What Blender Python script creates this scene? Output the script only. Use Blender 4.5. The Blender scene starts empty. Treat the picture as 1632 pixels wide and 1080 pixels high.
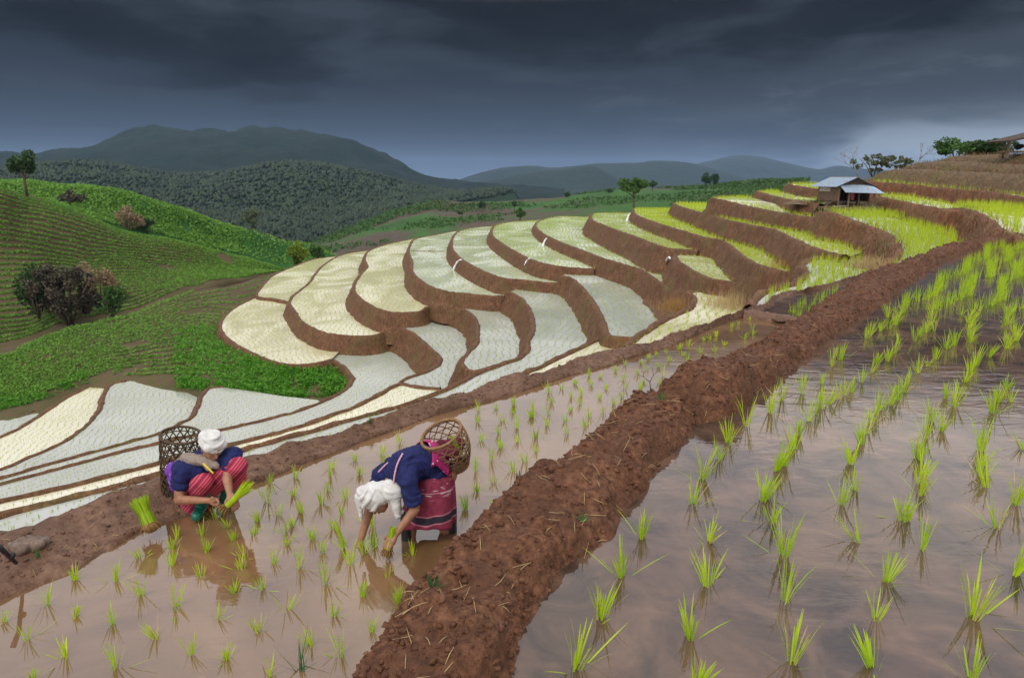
import bpy, bmesh, math, random
import numpy as np
from mathutils import Vector, Matrix, noise
from mathutils.geometry import tessellate_polygon
random.seed(7); RNG = np.random.default_rng(7)
SC = bpy.context.scene
COL = SC.collection
rad = math.radians

# ------------------------------------------------------------------ camera
CZ = 2.87                       # camera height above the water of the women's paddy
PITCH = rad(13.44)
FPX = 1088.0                    # focal length in photograph pixels (1632 wide)
cam_d = bpy.data.cameras.new('camera'); cam = bpy.data.objects.new('camera', cam_d); COL.objects.link(cam)
cam.location = (0, 0, CZ); cam.rotation_euler = (math.pi/2 - PITCH, 0, 0)
cam_d.sensor_width = 36; cam_d.lens = 36*FPX/1632; cam_d.clip_start = .05; cam_d.clip_end = 40000
SC.camera = cam
SC.view_settings.view_transform = 'Standard'; SC.view_settings.look = 'None'
SC.view_settings.gamma = 1; SC.view_settings.exposure = 0.15
SC.render.resolution_x, SC.render.resolution_y = 1024, 677
SC.cycles.use_denoising = True
SC.cycles.max_bounces = 6; SC.cycles.diffuse_bounces = 2; SC.cycles.glossy_bounces = 3
SC.cycles.volume_bounces = 0; SC.cycles.transparent_max_bounces = 8

# ------------------------------------------------------------------ node helpers
class NT:
    def __init__(s, tree): s.t = tree; s.n = tree.nodes; s.l = tree.links
    def new(s, typ, **kw):
        n = s.n.new(typ)
        for k, v in kw.items(): setattr(n, k, v)
        return n
    def link(s, a, b): s.l.new(a, b)
    def put(s, sock, v):
        if hasattr(v, 'is_output') or isinstance(v, bpy.types.NodeSocket): s.l.new(v, sock)
        else: sock.default_value = v
    def math(s, op, a, b=0.0, c=0.0, clamp=False):
        n = s.new('ShaderNodeMath', operation=op, use_clamp=clamp)
        s.put(n.inputs[0], a); s.put(n.inputs[1], b); s.put(n.inputs[2], c); return n.outputs[0]
    def vmath(s, op, a, b=(0, 0, 0)):
        n = s.new('ShaderNodeVectorMath', operation=op)
        s.put(n.inputs[0], a); s.put(n.inputs[1], b); return n.outputs[0]
    def ramp(s, fac, stops, interp='LINEAR'):
        n = s.new('ShaderNodeValToRGB'); n.color_ramp.interpolation = interp
        e = n.color_ramp.elements
        while len(e) < len(stops): e.new(.5)
        for el, (p, c) in zip(e, stops): el.position = p; el.color = (*c[:3], 1)
        s.put(n.inputs[0], fac); return n.outputs[0]
    def maprange(s, v, a, b, c=0.0, d=1.0, smooth=True):
        n = s.new('ShaderNodeMapRange'); n.interpolation_type = 'SMOOTHSTEP' if smooth else 'LINEAR'
        s.put(n.inputs[0], v); n.inputs[1].default_value = a; n.inputs[2].default_value = b
        n.inputs[3].default_value = c; n.inputs[4].default_value = d; return n.outputs[0]
    def noise(s, vec, scale, detail=4, rough=.55, dist=0.0):
        n = s.new('ShaderNodeTexNoise'); s.put(n.inputs['Vector'], vec)
        n.inputs['Scale'].default_value = scale; n.inputs['Detail'].default_value = detail
        n.inputs['Roughness'].default_value = rough; n.inputs['Distortion'].default_value = dist
        return n.outputs[0]
    def mix(s, fac, a, b, typ='MIX'):
        n = s.new('ShaderNodeMix', data_type='RGBA', blend_type=typ)
        s.put(n.inputs[0], fac)
        for sock, v in ((n.inputs[6], a), (n.inputs[7], b)):
            if isinstance(v, tuple): v = (*v[:3], 1)
            s.put(sock, v)
        return n.outputs[2]
    def scale(s, vec, sc): return s.vmath('MULTIPLY', vec, sc)

def col(h):          # sRGB hex -> linear
    r = [int(h[i:i+2], 16)/255 for i in (0, 2, 4)]
    return tuple(c/12.92 if c <= .04045 else ((c+.055)/1.055)**2.4 for c in r)

# ------------------------------------------------------------------ world: storm front ahead, bright broken overcast overhead and behind
SUN_EL, SUN_AZ = rad(52), rad(205)      # azimuth clockwise from +Y (camera looks along +Y)
w = bpy.data.worlds.new('World'); SC.world = w; w.use_nodes = True
W = NT(w.node_tree); W.n.clear()
tc = W.new('ShaderNodeTexCoord'); D = W.vmath('NORMALIZE', tc.outputs['Generated'])
sep = W.new('ShaderNodeSeparateXYZ'); W.link(D, sep.inputs[0])
dx, dy, dz = sep.outputs
sky = W.new('ShaderNodeTexSky', sky_type='NISHITA'); sky.sun_disc = False
sky.sun_elevation = SUN_EL; sky.sun_rotation = SUN_AZ; sky.air_density = 1.5; sky.dust_density = 3
nish = W.vmath('SCALE', sky.outputs[0]); W.n[-1].inputs[3].default_value = 0.10
# flat cloud deck projection
den = W.math('ADD', W.math('MAXIMUM', dz, 0.0), .16)
comb = W.new('ShaderNodeCombineXYZ'); W.link(W.math('DIVIDE', dx, den), comb.inputs[0]); W.link(W.math('DIVIDE', dy, den), comb.inputs[1])
P = comb.outputs[0]
n_big = W.noise(P, .55, 5, .55, .4); n_mid = W.noise(P, 1.7, 6, .6, .6)
# bright overcast
over = W.ramp(n_mid, [(.30, (.66, .74, .95)), (.52, (1.10, 1.08, 1.10)), (.70, (1.55, 1.42, 1.28))])
over = W.mix(W.maprange(n_big, .62, .75, 0, .35), over, nish)
# storm deck (in view): near-black cloud base with a ragged lower edge, blue rain veil below, a paler break low on the right
xcol = W.maprange(dx, -.6, .62, smooth=False)
thr = W.ramp(xcol, [(0, (.21,)*3), (.09, (.165,)*3), (.235, (.112,)*3), (.29, (.140,)*3), (.41, (.168,)*3), (.55, (.178,)*3), (.66, (.150,)*3), (.77, (.166,)*3), (.90, (.19,)*3), (1, (.205,)*3)], 'B_SPLINE')
st = W.new('ShaderNodeCombineXYZ'); W.link(W.math('MULTIPLY', dx, 2.6), st.inputs[0]); W.link(W.math('MULTIPLY', dz, 9.0), st.inputs[1]); W.link(W.math('MULTIPLY', dy, .6), st.inputs[2])
streak = W.noise(st.outputs[0], 1.4, 4, .52, .25); fine = W.noise(st.outputs[0], 3.6, 5, .55, .3)
low = W.ramp(W.maprange(dz, -.01, .14, smooth=False), [(0, col('667488')), (.18, col('4d5a6c')), (.45, col('3b4655')), (.8, col('2e3641')), (1, col('282f39'))])
low = W.mix(W.math('MULTIPLY', W.maprange(dx, .05, .6), .55), low, col('424850'))
brk = W.math('MULTIPLY', W.math('MULTIPLY', W.maprange(streak, .34, .60), W.maprange(dx, .12, .55)), W.maprange(dz, .10, .03))
low = W.mix(W.math('MULTIPLY', brk, .9), low, col('96a2b0'))
low = W.mix(W.math('MULTIPLY', W.maprange(fine, .5, .75), W.maprange(dx, -.2, .5, .05, .35)), low, col('68727e'))
dk = W.ramp(streak, [(.36, col('0d1013')), (.5, col('191c21')), (.64, col('313841'))])
edge = W.math('SUBTRACT', W.math('ADD', dz, W.math('MULTIPLY', W.math('SUBTRACT', fine, .5), .12)), thr)
storm = W.mix(W.maprange(edge, -.05, .004), low, dk)
front = W.maprange(dy, -.35, .25)
upm = W.maprange(W.math('ADD', dz, W.math('MULTIPLY', W.math('SUBTRACT', n_big, .5), .05)), .222, .31)  # storm ends just above view; unseen bright sky shaped to brighten the water
fac = W.math('MULTIPLY', front, W.math('SUBTRACT', 1.0, upm))
skycol = W.mix(fac, over, storm)
bg = W.new('ShaderNodeBackground'); W.link(skycol, bg.inputs[0]); bg.inputs[1].default_value = 1.0
wo = W.new('ShaderNodeOutputWorld'); W.link(bg.outputs[0], wo.inputs[0])

sun_d = bpy.data.lights.new('sun', 'SUN'); sun_d.energy = 1.5; sun_d.angle = rad(16); sun_d.color = (1, .95, .86)
sun = bpy.data.objects.new('sun', sun_d); COL.objects.link(sun)
sv = Vector((math.sin(SUN_AZ)*math.cos(SUN_EL), math.cos(SUN_AZ)*math.cos(SUN_EL), math.sin(SUN_EL)))
sun.rotation_euler = sv.to_track_quat('Z', 'Y').to_euler()

# ------------------------------------------------------------------ geometry helpers
CP, SP = math.cos(PITCH), math.sin(PITCH)
def ray(px, py):
    u, v = (px-816)/FPX, (540-py)/FPX
    return Vector((u, CP + v*SP, -SP + v*CP))
def Pz(px, py, z):                    # point of the level z seen at a place of the photograph
    d = ray(px, py); t = (z-CZ)/d.z
    return Vector((0, 0, CZ)) + d*t
def Pc(px, py, c): return Pz(px, py, CZ-c)
def Pd(px, py, d):                    # at a given distance ahead
    r = ray(px, py); return Vector((0, 0, CZ)) + r*(d/r.y)
def Pdc(px, d, c):                    # distance ahead and drop below the camera
    dep = d*CP + c*SP
    return Vector(((px-816)/FPX*dep, d, CZ-c))

def catmull(pts, step=None, n=None, closed=False):
    pts = [np.array(p, float) for p in pts]
    if closed: ext = [pts[-1]] + pts + [pts[0], pts[1]]
    else: ext = [2*pts[0]-pts[1]] + pts + [2*pts[-1]-pts[-2]]
    out = []
    segs = len(pts) if closed else len(pts)-1
    for i in range(segs):
        p0, p1, p2, p3 = ext[i:i+4]
        L = np.linalg.norm(p2-p1)
        k = max(1, int(math.ceil(L/step))) if step else max(1, int(round(n/segs)))
        for j in range(k):
            t = j/k
            out.append(.5*((2*p1)+(-p0+p2)*t+(2*p0-5*p1+4*p2-p3)*t*t+(-p0+3*p1-3*p2+p3)*t**3))
    if not closed: out.append(pts[-1])
    return out
def resample(pts, n):
    pts = np.array(pts, float); seg = np.linalg.norm(np.diff(pts, axis=0), axis=1)
    s = np.concatenate([[0], np.cumsum(seg)]); q = np.linspace(0, s[-1], n)
    return np.stack([np.interp(q, s, pts[:, k]) for k in range(pts.shape[1])], 1)

def mesh_obj(name, verts, faces, mat=None, parent=None, smooth=True, kind=None, label=None, cat=None, group=None, uv=None):
    me = bpy.data.meshes.new(name)
    me.from_pydata([tuple(v) for v in verts], [], [tuple(f) for f in faces])
    if smooth: me.polygons.foreach_set('use_smooth', [True]*len(me.polygons))
    if mat: me.materials.append(mat)
    me.update()
    o = bpy.data.objects.new(name, me); COL.objects.link(o)
    if parent: o.parent = parent
    tag(o, label, cat, group, kind)
    return o
def np_obj(name, V, tri, mat, parent=None, smooth=False, mats=None, mat_idx=None, **kw):
    me = bpy.data.meshes.new(name); V = np.asarray(V, np.float32); tri = np.asarray(tri, np.int32)
    k = tri.shape[1]
    me.vertices.add(len(V)); me.vertices.foreach_set('co', V.ravel())
    me.loops.add(tri.size); me.loops.foreach_set('vertex_index', tri.ravel())
    me.polygons.add(len(tri)); me.polygons.foreach_set('loop_start', np.arange(0, tri.size, k, dtype=np.int32))
    me.polygons.foreach_set('loop_total', np.full(len(tri), k, np.int32))
    for m in (mats or [mat]): me.materials.append(m)
    if mat_idx is not None: me.polygons.foreach_set('material_index', np.asarray(mat_idx, np.int32))
    me.update(calc_edges=True); me.validate()
    if smooth: me.polygons.foreach_set('use_smooth', [True]*len(me.polygons))
    o = bpy.data.objects.new(name, me); COL.objects.link(o)
    if parent: o.parent = parent
    tag(o, **kw); return o
def tag(o, label=None, cat=None, group=None, kind=None):
    if label: o['label'] = label
    if cat: o['category'] = cat
    if group: o['group'] = group
    if kind: o['kind'] = kind
def empty(name, loc, label, cat, group=None):
    o = bpy.data.objects.new(name, None); COL.objects.link(o); o.location = loc; o.empty_display_size = .1
    tag(o, label, cat, group); return o
def part(name, verts, faces, mat, root, **kw):      # vertices in world space, stored relative to the root
    r = root.location if root.parent is None else root.parent.location
    return mesh_obj(name, [Vector(v)-r for v in verts], faces, mat, parent=root, **kw)
def grid_faces(nu, nv, closed_u=False):
    f = []
    for j in range(nv-1):
        for i in range(nu if closed_u else nu-1):
            i2 = (i+1) % nu
            f.append((j*nu+i, j*nu+i2, (j+1)*nu+i2, (j+1)*nu+i))
    return f
def fbm(p, oct=4): return noise.fractal(p, 1.0, 2.0, oct)
def tube(path, radii, k=6, cap=True):
    path = [Vector(p) for p in path]; V = []; F = []
    up = Vector((0, 0, 1))
    for i, p in enumerate(path):
        t = (path[min(i+1, len(path)-1)] - path[max(i-1, 0)]).normalized()
        a = t.cross(up)
        if a.length < .05: a = t.cross(Vector((1, 0, 0)))
        a.normalize(); b = t.cross(a)
        r = radii[i] if hasattr(radii, '__len__') else radii
        for q in range(k):
            an = 2*math.pi*q/k; V.append(p + a*(math.cos(an)*r) + b*(math.sin(an)*r))
    for i in range(len(path)-1):
        for q in range(k):
            q2 = (q+1) % k
            F.append((i*k+q, i*k+q2, (i+1)*k+q2, (i+1)*k+q))
    if cap: F.append(tuple(range(k-1, -1, -1))); F.append(tuple((len(path)-1)*k+q for q in range(k)))
    return V, F
class Acc:
    def __init__(s): s.V = []; s.F = []
    def add(s, VF):
        o = len(s.V); s.V += list(VF[0]); s.F += [tuple(i+o for i in f) for f in VF[1]]; return s
def box(c, sx, sy, sz, rz=0.0, M=None):
    V = []
    for z in (-.5, .5):
        for y in (-.5, .5):
            for x in (-.5, .5):
                v = Vector((x*sx, y*sy, z*sz))
                if M is not None: v = M @ v
                else: v = Matrix.Rotation(rz, 3, 'Z') @ v
                V.append(v + Vector(c))
    return V, [(0, 2, 3, 1), (4, 5, 7, 6), (0, 1, 5, 4), (2, 6, 7, 3), (0, 4, 6, 2), (1, 3, 7, 5)]

# ------------------------------------------------------------------ materials
def new_mat(name):
    m = bpy.data.materials.new(name); m.use_nodes = True
    T = NT(m.node_tree); T.n.clear()
    out = T.new('ShaderNodeOutputMaterial'); b = T.new('ShaderNodeBsdfPrincipled')
    T.link(b.outputs[0], out.inputs[0]); T.b = b; T.out = out
    return m, T
def wpos(T): return T.new('ShaderNodeNewGeometry').outputs['Position']
def opos(T): return T.new('ShaderNodeTexCoord').outputs['Object']
def bump(T, h, strength=.5, dist=.02):
    n = T.new('ShaderNodeBump'); n.inputs['Strength'].default_value = strength; n.inputs['Distance'].default_value = dist
    T.put(n.inputs['Height'], h); T.link(n.outputs[0], T.b.inputs['Normal']); return n
def simple(name, c, rough=.8, var=.25, scale=8., bumpd=0.0, use_obj=True, spec=.3):
    m, T = new_mat(name); p = opos(T) if use_obj else wpos(T)
    n = T.noise(p, scale, 4, .6)
    lo = tuple(x*(1-var) for x in c); hi = tuple(min(1, x*(1+var)) for x in c)
    T.put(T.b.inputs['Base Color'], T.ramp(n, [(.3, lo), (.7, hi)]))
    T.b.inputs['Roughness'].default_value = rough; T.b.inputs['Specular IOR Level'].default_value = spec
    if bumpd: bump(T, n, .6, bumpd)
    return m
def water_mat(name, body, body2, f0=1.75, rip=.25, ripscale=(3, 9, 3), rough=.04, patch=1.2, dist=.02, minf=0.0):
    m, T = new_mat(name); T.n.remove(T.b); p = wpos(T)
    df = T.new('ShaderNodeBsdfDiffuse'); gl = T.new('ShaderNodeBsdfGlossy'); gl.inputs['Roughness'].default_value = rough
    gl.inputs['Color'].default_value = (1, 1, 1, 1)
    n = T.noise(p, patch, 5, .6, .8)
    T.put(df.inputs['Color'], T.ramp(n, [(.35, body), (.68, body2)]))
    r1 = T.noise(T.scale(p, ripscale), 1.0, 3, .55, .3); r2 = T.noise(p, .8, 2, .5)
    h = T.math('MULTIPLY', r1, T.maprange(r2, .35, .65, .25, 1.0))
    if rip == 0: T.put(gl.inputs['Roughness'], T.maprange(T.noise(T.scale(p, (.17, .10, 1)), 1.0, 5, .6, 1.0), .34, .66, .09, .34))
    bn = T.new('ShaderNodeBump'); bn.inputs['Strength'].default_value = rip; bn.inputs['Distance'].default_value = dist; T.put(bn.inputs['Height'], h)
    T.link(bn.outputs[0], gl.inputs['Normal'])
    fr = T.new('ShaderNodeFresnel'); fr.inputs['IOR'].default_value = f0; T.link(bn.outputs[0], fr.inputs['Normal'])
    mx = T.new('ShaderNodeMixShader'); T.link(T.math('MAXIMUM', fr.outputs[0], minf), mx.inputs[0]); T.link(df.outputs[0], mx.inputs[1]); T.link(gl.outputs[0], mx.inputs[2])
    T.link(mx.outputs[0], T.out.inputs[0]); return m
M_W0 = water_mat('women_paddy_water', (.112, .060, .026), (.215, .122, .060), 1.98, .20, (2.2, 9, 3), .02, .7, .012)
M_WR = water_mat('right_paddy_water', (.045, .029, .021), (.150, .088, .056), 1.58, .34, (3.5, 9, 3), .02, 2.4, .012)
M_WC = water_mat('cream_sheen_water', (.58, .53, .33), (.66, .60, .41), 1.9, .0, (5, 9, 5), .15, .12, .011, .42)  # diffuse colour lightened to carry sky sheen the dark low sky cannot give
M_WB = water_mat('pale_blue_sheen_water', (.48, .49, .39), (.55, .56, .47), 1.9, .0, (5, 9, 5), .15, .12, .011, .42)  # bluish-white sky reflection painted into the diffuse colour
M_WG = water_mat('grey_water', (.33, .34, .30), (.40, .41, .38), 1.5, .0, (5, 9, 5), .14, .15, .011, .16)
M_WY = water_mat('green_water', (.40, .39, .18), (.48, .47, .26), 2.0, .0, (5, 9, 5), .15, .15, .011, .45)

def earth_mat(name, c1, c2, c3, moss=None, mossamt=.0, streak=True, bd=.05, wet=.75, scale=1.0):
    m, T = new_mat(name); p = wpos(T)
    a = T.noise(p, 1.1*scale, 5, .6, .3)
    s = T.noise(T.scale(p, (7*scale, 7*scale, 1.3*scale)), 1.0, 4, .65, .4) if streak else T.noise(p, 9*scale, 5, .65)
    f = T.noise(p, 30*scale, 3, .6)
    c = T.ramp(s, [(.30, c1), (.5, c2), (.72, c3)])
    c = T.mix(T.maprange(a, .35, .65, .0, .6), c, tuple(x*.55 for x in c2))
    if moss: c = T.mix(T.math('MULTIPLY', T.maprange(T.noise(p, .45*scale, 5, .65, .5), .48, .68), mossamt), c, T.ramp(s, [(.3, tuple(x*.5 for x in moss)), (.7, moss)]))
    T.put(T.b.inputs['Base Color'], c); T.b.inputs['Roughness'].default_value = wet; T.b.inputs['Specular IOR Level'].default_value = .25
    h = T.math('ADD', T.math('MULTIPLY', s, .6), T.math('MULTIPLY', f, .4))
    bump(T, h, .9, bd); return m
M_BANK = earth_mat('terrace_bank_earth', (.050, .022, .010), (.135, .060, .027), (.235, .125, .060), (.13, .11, .03), .55)
M_BANKR = earth_mat('terrace_bank_red', (.065, .026, .012), (.165, .070, .032), (.27, .135, .065), (.14, .11, .03), .3)
M_BENCH = earth_mat('dry_bench_earth', (.06, .036, .018), (.13, .082, .042), (.21, .145, .072), (.14, .125, .035), .85)
M_BERM = earth_mat('berm_mud', (.038, .015, .007), (.118, .047, .022), (.215, .100, .052), None, 0, False, .03, .7, 2.2)
M_PATH = earth_mat('path_mud', (.070, .035, .020), (.15, .078, .046), (.22, .128, .083), None, 0, False, .03, .55, 1.5)
M_GBANK = earth_mat('grassy_bank', (.04, .06, .015), (.06, .10, .02), (.12, .10, .05), (.05, .15, .015), .9)

def leaf_mat(name, c1, c2, base=None, trans=.35, scale=6., rnd=False):
    m, T = new_mat(name); p = wpos(T)
    n = T.noise(p, scale, 3, .6)
    c = T.ramp(n, [(.3, c1), (.7, c2)])
    if rnd:
        r_ = T.new('ShaderNodeObjectInfo').outputs['Random']; c = T.mix(T.maprange(r_, .0, 1.0, 0, .55, False), c, (.24, .46, .03)); c = T.mix(T.maprange(r_, .86, 1.0, 0, .4), c, (.62, .60, .10))
    T.put(T.b.inputs['Base Color'], c); T.b.inputs['Roughness'].default_value = .55; T.b.inputs['Specular IOR Level'].default_value = .3
    tr = T.new('ShaderNodeBsdfTranslucent'); T.put(tr.inputs['Color'], c)
    mx = T.new('ShaderNodeMixShader'); mx.inputs[0].default_value = trans
    T.link(T.b.outputs[0], mx.inputs[1]); T.link(tr.outputs[0], mx.inputs[2]); T.link(mx.outputs[0], T.out.inputs[0])
    return m
M_RICE = leaf_mat('rice_leaf', (.34, .52, .010), (.60, .72, .03), trans=.45, rnd=True)
M_RICEB = leaf_mat('rice_leaf_pale', (.28, .42, .03), (.46, .56, .05), trans=.4)
M_RICEY = leaf_mat('rice_leaf_bright', (.28, .41, .015), (.54, .62, .04), trans=.45)
M_TREE = leaf_mat('tree_leaf', (.018, .05, .012), (.05, .10, .022), trans=.25)
M_TREEB = leaf_mat('bush_leaf', (.03, .08, .015), (.08, .17, .03), trans=.25)
M_TREEY = leaf_mat('yellow_bush_leaf', (.10, .17, .012), (.22, .28, .02), trans=.3)
M_TREEG = leaf_mat('pale_tree_leaf', (.07, .09, .04), (.13, .15, .07), trans=.25)
M_DEAD = leaf_mat('dry_vine', (.034, .029, .017), (.10, .080, .048), trans=.1)
M_TAN = leaf_mat('tan_reed', (.20, .13, .07), (.34, .24, .14), trans=.2)
M_CROP = leaf_mat('crop_leaf', (.088, .215, .022), (.22, .41, .060), trans=.3, scale=2)
M_GRASS = leaf_mat('bank_grass', (.05, .19, .01), (.13, .33, .025), trans=.3, scale=2)
M_STRAW = leaf_mat('straw', (.32, .23, .10), (.55, .42, .20), trans=.2, scale=20)
M_ORANGE = leaf_mat('dry_orange_grass', (.28, .15, .05), (.46, .28, .09), trans=.25, scale=8)
M_BARK = simple('bark', (.09, .065, .045), .9, .35, 14, .01)
M_FOREST = leaf_mat('forest_crown', (.005, .016, .009), (.034, .060, .024), trans=.1, scale=.07)
def hill_mat(name, stops, patch, soil=None, fine=1.2):
    m, T = new_mat(name); p = wpos(T)
    a = T.noise(p, patch, 3, .5, .6); b = T.noise(p, fine, 5, .65)
    c = T.ramp(a, stops, 'LINEAR')
    c = T.mix(T.maprange(b, .35, .7, 0, .45), c, soil or (.06, .045, .03))
    T.put(T.b.inputs['Base Color'], c); T.b.inputs['Roughness'].default_value = .95; T.b.inputs['Specular IOR Level'].default_value = .1
    bump(T, b, .8, .3/fine); return m
M_SOILHILL = hill_mat('crop_soil', [(.3, (.075, .05, .03)), (.6, (.11, .075, .045))], .15, (.05, .09, .02), 1.2)
M_HILL3 = hill_mat('green_hill', [(.3, (.022, .075, .016)), (.55, (.04, .12, .022)), (.75, (.07, .06, .035))], .03, (.02, .05, .012), .7)
M_MID = hill_mat('patchwork_hill', [(.30, (.03, .06, .022)), (.44, (.05, .13, .028)), (.47, (.06, .11, .035)), (.52, (.10, .075, .06)), (.62, (.085, .065, .05)), (.66, (.045, .13, .03)), (.8, (.10, .13, .05))], .011, (.030, .045, .022), .3)
M_MOUNT = hill_mat('forest_floor', [(.3, (.008, .022, .011)), (.7, (.02, .04, .018))], .01, (.012, .026, .014), .05)
M_MOUNTB = hill_mat('mountain_forest_cover', [(.3, (.009, .019, .016)), (.7, (.016, .028, .020))], .006, (.007, .014, .010), .06)
M_FAR = hill_mat('far_hill', [(.3, (.02, .035, .03)), (.7, (.035, .05, .035))], .002, (.02, .03, .025), .01)

# ------------------------------------------------------------------ terraces: water level sheet + mud bund and earth bank along the downhill rim
TERR = {}
def pip(poly, X, Y):
    poly = np.asarray(poly); inside = np.zeros(X.shape, bool); n = len(poly); j = n-1
    for i in range(n):
        xi, yi = poly[i]; xj, yj = poly[j]
        if yi != yj:
            cnd = ((yi > Y) != (yj > Y)) & (X < (xj-xi)*(Y-yi)/(yj-yi)+xi)
            inside ^= cnd
        j = i
    return inside
def flat_poly(name, pts, z, mat, **kw):
    vs = [Vector((p[0], p[1], p[2] if len(p) > 2 else z)) for p in pts]
    tri = tessellate_polygon([[Vector((v.x, v.y, 0)) for v in vs]])
    fs = []
    for t in tri:
        a, b, c = (vs[i] for i in t)
        fs.append(t if (b-a).cross(c-a).z > 0 else (t[0], t[2], t[1]))
    return mesh_obj(name, vs, fs, mat, smooth=False, **kw)
def bund_bank(name, rim, sgn, z, depth, mat, hw=.20, crest=.12, slope=62, wob=1.0, kind='structure'):
    rim = np.asarray(rim); n = len(rim)
    zz = rim[:, 2]-.12 if rim.shape[1] > 2 else np.full(n, z); rim = rim[:, :2]
    t = np.gradient(rim, axis=0); t /= np.linalg.norm(t, axis=1)[:, None]+1e-9
    nor = np.stack([t[:, 1], -t[:, 0]], 1)*sgn
    prof = [(-hw*1.05, -.08), (-hw*.95, .015), (-hw*.55, crest*.8), (-hw*.1, crest), (hw*.4, crest*.85), (hw*.85, crest*.1)]
    ct = 1/math.tan(rad(slope)); k = max(4, int(depth/.28))
    for j in range(1, k+1):
        h = depth*j/k; prof.append((hw*.9+h*ct*(.75+.25*h/depth), -h))
    V = []
    for jx, (o, dz) in enumerate(prof):
        for i in range(n):
            x, y = rim[i]+nor[i]*o
            p = Vector((x, y, dz*1.5))
            f = 1.0 if jx > 3 else .35
            d = noise.noise(p*1.1)*.17*f*wob + noise.noise(p*3.6)*.07*wob + noise.noise(p*9)*.03*wob
            V.append((x+nor[i][0]*d, y+nor[i][1]*d, zz[i]+dz+(noise.noise(p*2.3+Vector((9, 0, 0)))*.055+noise.noise(p*8)*.02)*(1 if 0 < jx < 6 else .6)*wob))
    F = grid_faces(n, len(prof))
    if sgn < 0: F = [f[::-1] for f in F]
    return mesh_obj(name, V, F, mat, kind=kind)
def terrace(key, c, rim, clo, wm, rice=None, depth=2.6, mat=None, hw=.20, slope=62, label=None):
    z = CZ-c
    tilt = len(rim[0]) > 2
    R = [Pd(*p) if tilt else Pc(*p, c-.12) for p in rim]; Cl = [Pd(*p) if tilt else Pc(*p, c) for p in clo]
    far = np.mean([r.y for r in R])
    Rs = catmull([tuple(r)[:3 if tilt else 2] for r in R], step=.35 if far < 45 else .5)
    Cs = [tuple(p)[:3 if tilt else 2] for p in Cl]
    if tilt:
        Cs = [(x, y, z_-.12) for x, y, z_ in Cs]
    poly = [(p[0], p[1], p[2]-.12) if tilt else tuple(p) for p in Rs]+Cs
    area = sum(poly[i-1][0]*poly[i][1]-poly[i][0]*poly[i-1][1] for i in range(len(poly)))
    sgn = 1 if area > 0 else -1
    flat_poly('paddy_water', poly, z, wm, kind='structure')
    bund_bank('terrace_bank', Rs, sgn, z, depth, mat or M_BANK, hw, slope=slope)
    TERR[key] = dict(poly=poly, z=z, rice=rice, rim=np.array(Rs))
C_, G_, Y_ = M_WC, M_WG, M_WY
lowr, midr, hir = (.14, .30, 'p'), (.20, .28, 'p'), (.30, .33, 'y')
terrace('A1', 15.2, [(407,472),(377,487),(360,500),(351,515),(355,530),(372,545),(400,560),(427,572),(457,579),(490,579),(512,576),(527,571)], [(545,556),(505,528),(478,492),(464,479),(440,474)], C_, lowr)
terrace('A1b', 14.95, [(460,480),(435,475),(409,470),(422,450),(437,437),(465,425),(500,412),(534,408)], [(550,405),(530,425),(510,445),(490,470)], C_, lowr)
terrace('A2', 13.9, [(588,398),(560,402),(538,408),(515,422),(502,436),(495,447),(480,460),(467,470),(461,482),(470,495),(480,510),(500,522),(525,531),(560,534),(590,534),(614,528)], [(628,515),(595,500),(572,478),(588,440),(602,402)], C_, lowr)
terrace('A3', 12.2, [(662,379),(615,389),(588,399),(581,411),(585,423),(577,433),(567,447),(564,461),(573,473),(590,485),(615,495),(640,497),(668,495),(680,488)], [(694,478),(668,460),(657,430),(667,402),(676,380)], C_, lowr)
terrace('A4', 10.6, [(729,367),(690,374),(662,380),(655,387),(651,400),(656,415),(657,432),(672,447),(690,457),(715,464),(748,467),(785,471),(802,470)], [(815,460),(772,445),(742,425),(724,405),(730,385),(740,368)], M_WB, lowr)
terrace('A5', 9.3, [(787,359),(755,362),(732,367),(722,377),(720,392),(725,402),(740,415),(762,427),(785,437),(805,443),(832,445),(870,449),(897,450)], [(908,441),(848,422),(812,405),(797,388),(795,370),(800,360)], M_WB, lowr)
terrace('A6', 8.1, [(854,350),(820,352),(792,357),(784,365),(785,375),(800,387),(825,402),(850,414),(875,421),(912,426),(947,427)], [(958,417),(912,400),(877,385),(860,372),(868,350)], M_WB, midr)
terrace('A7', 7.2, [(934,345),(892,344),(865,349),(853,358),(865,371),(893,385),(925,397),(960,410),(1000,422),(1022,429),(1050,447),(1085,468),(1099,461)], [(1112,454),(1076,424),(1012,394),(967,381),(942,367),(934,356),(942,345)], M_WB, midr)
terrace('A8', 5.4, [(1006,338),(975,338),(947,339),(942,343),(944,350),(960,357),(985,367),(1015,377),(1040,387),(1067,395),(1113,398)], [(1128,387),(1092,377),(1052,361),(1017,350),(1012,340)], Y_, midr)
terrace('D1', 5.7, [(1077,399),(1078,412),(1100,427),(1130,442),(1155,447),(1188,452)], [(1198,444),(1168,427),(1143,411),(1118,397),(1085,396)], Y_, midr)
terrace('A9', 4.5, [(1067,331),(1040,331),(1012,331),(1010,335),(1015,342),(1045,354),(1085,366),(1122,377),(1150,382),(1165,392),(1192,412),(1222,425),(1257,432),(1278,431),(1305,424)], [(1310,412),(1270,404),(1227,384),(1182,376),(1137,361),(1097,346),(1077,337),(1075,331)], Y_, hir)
terrace('A10', 3.3, [(1127,323),(1080,322),(1077,325),(1095,332),(1130,341),(1160,350),(1210,360),(1237,366),(1266,380),(1300,395),(1347,406)], [(1394,396),(1330,370),(1267,356),(1237,349),(1187,338),(1152,331),(1137,322)], Y_, hir)
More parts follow.
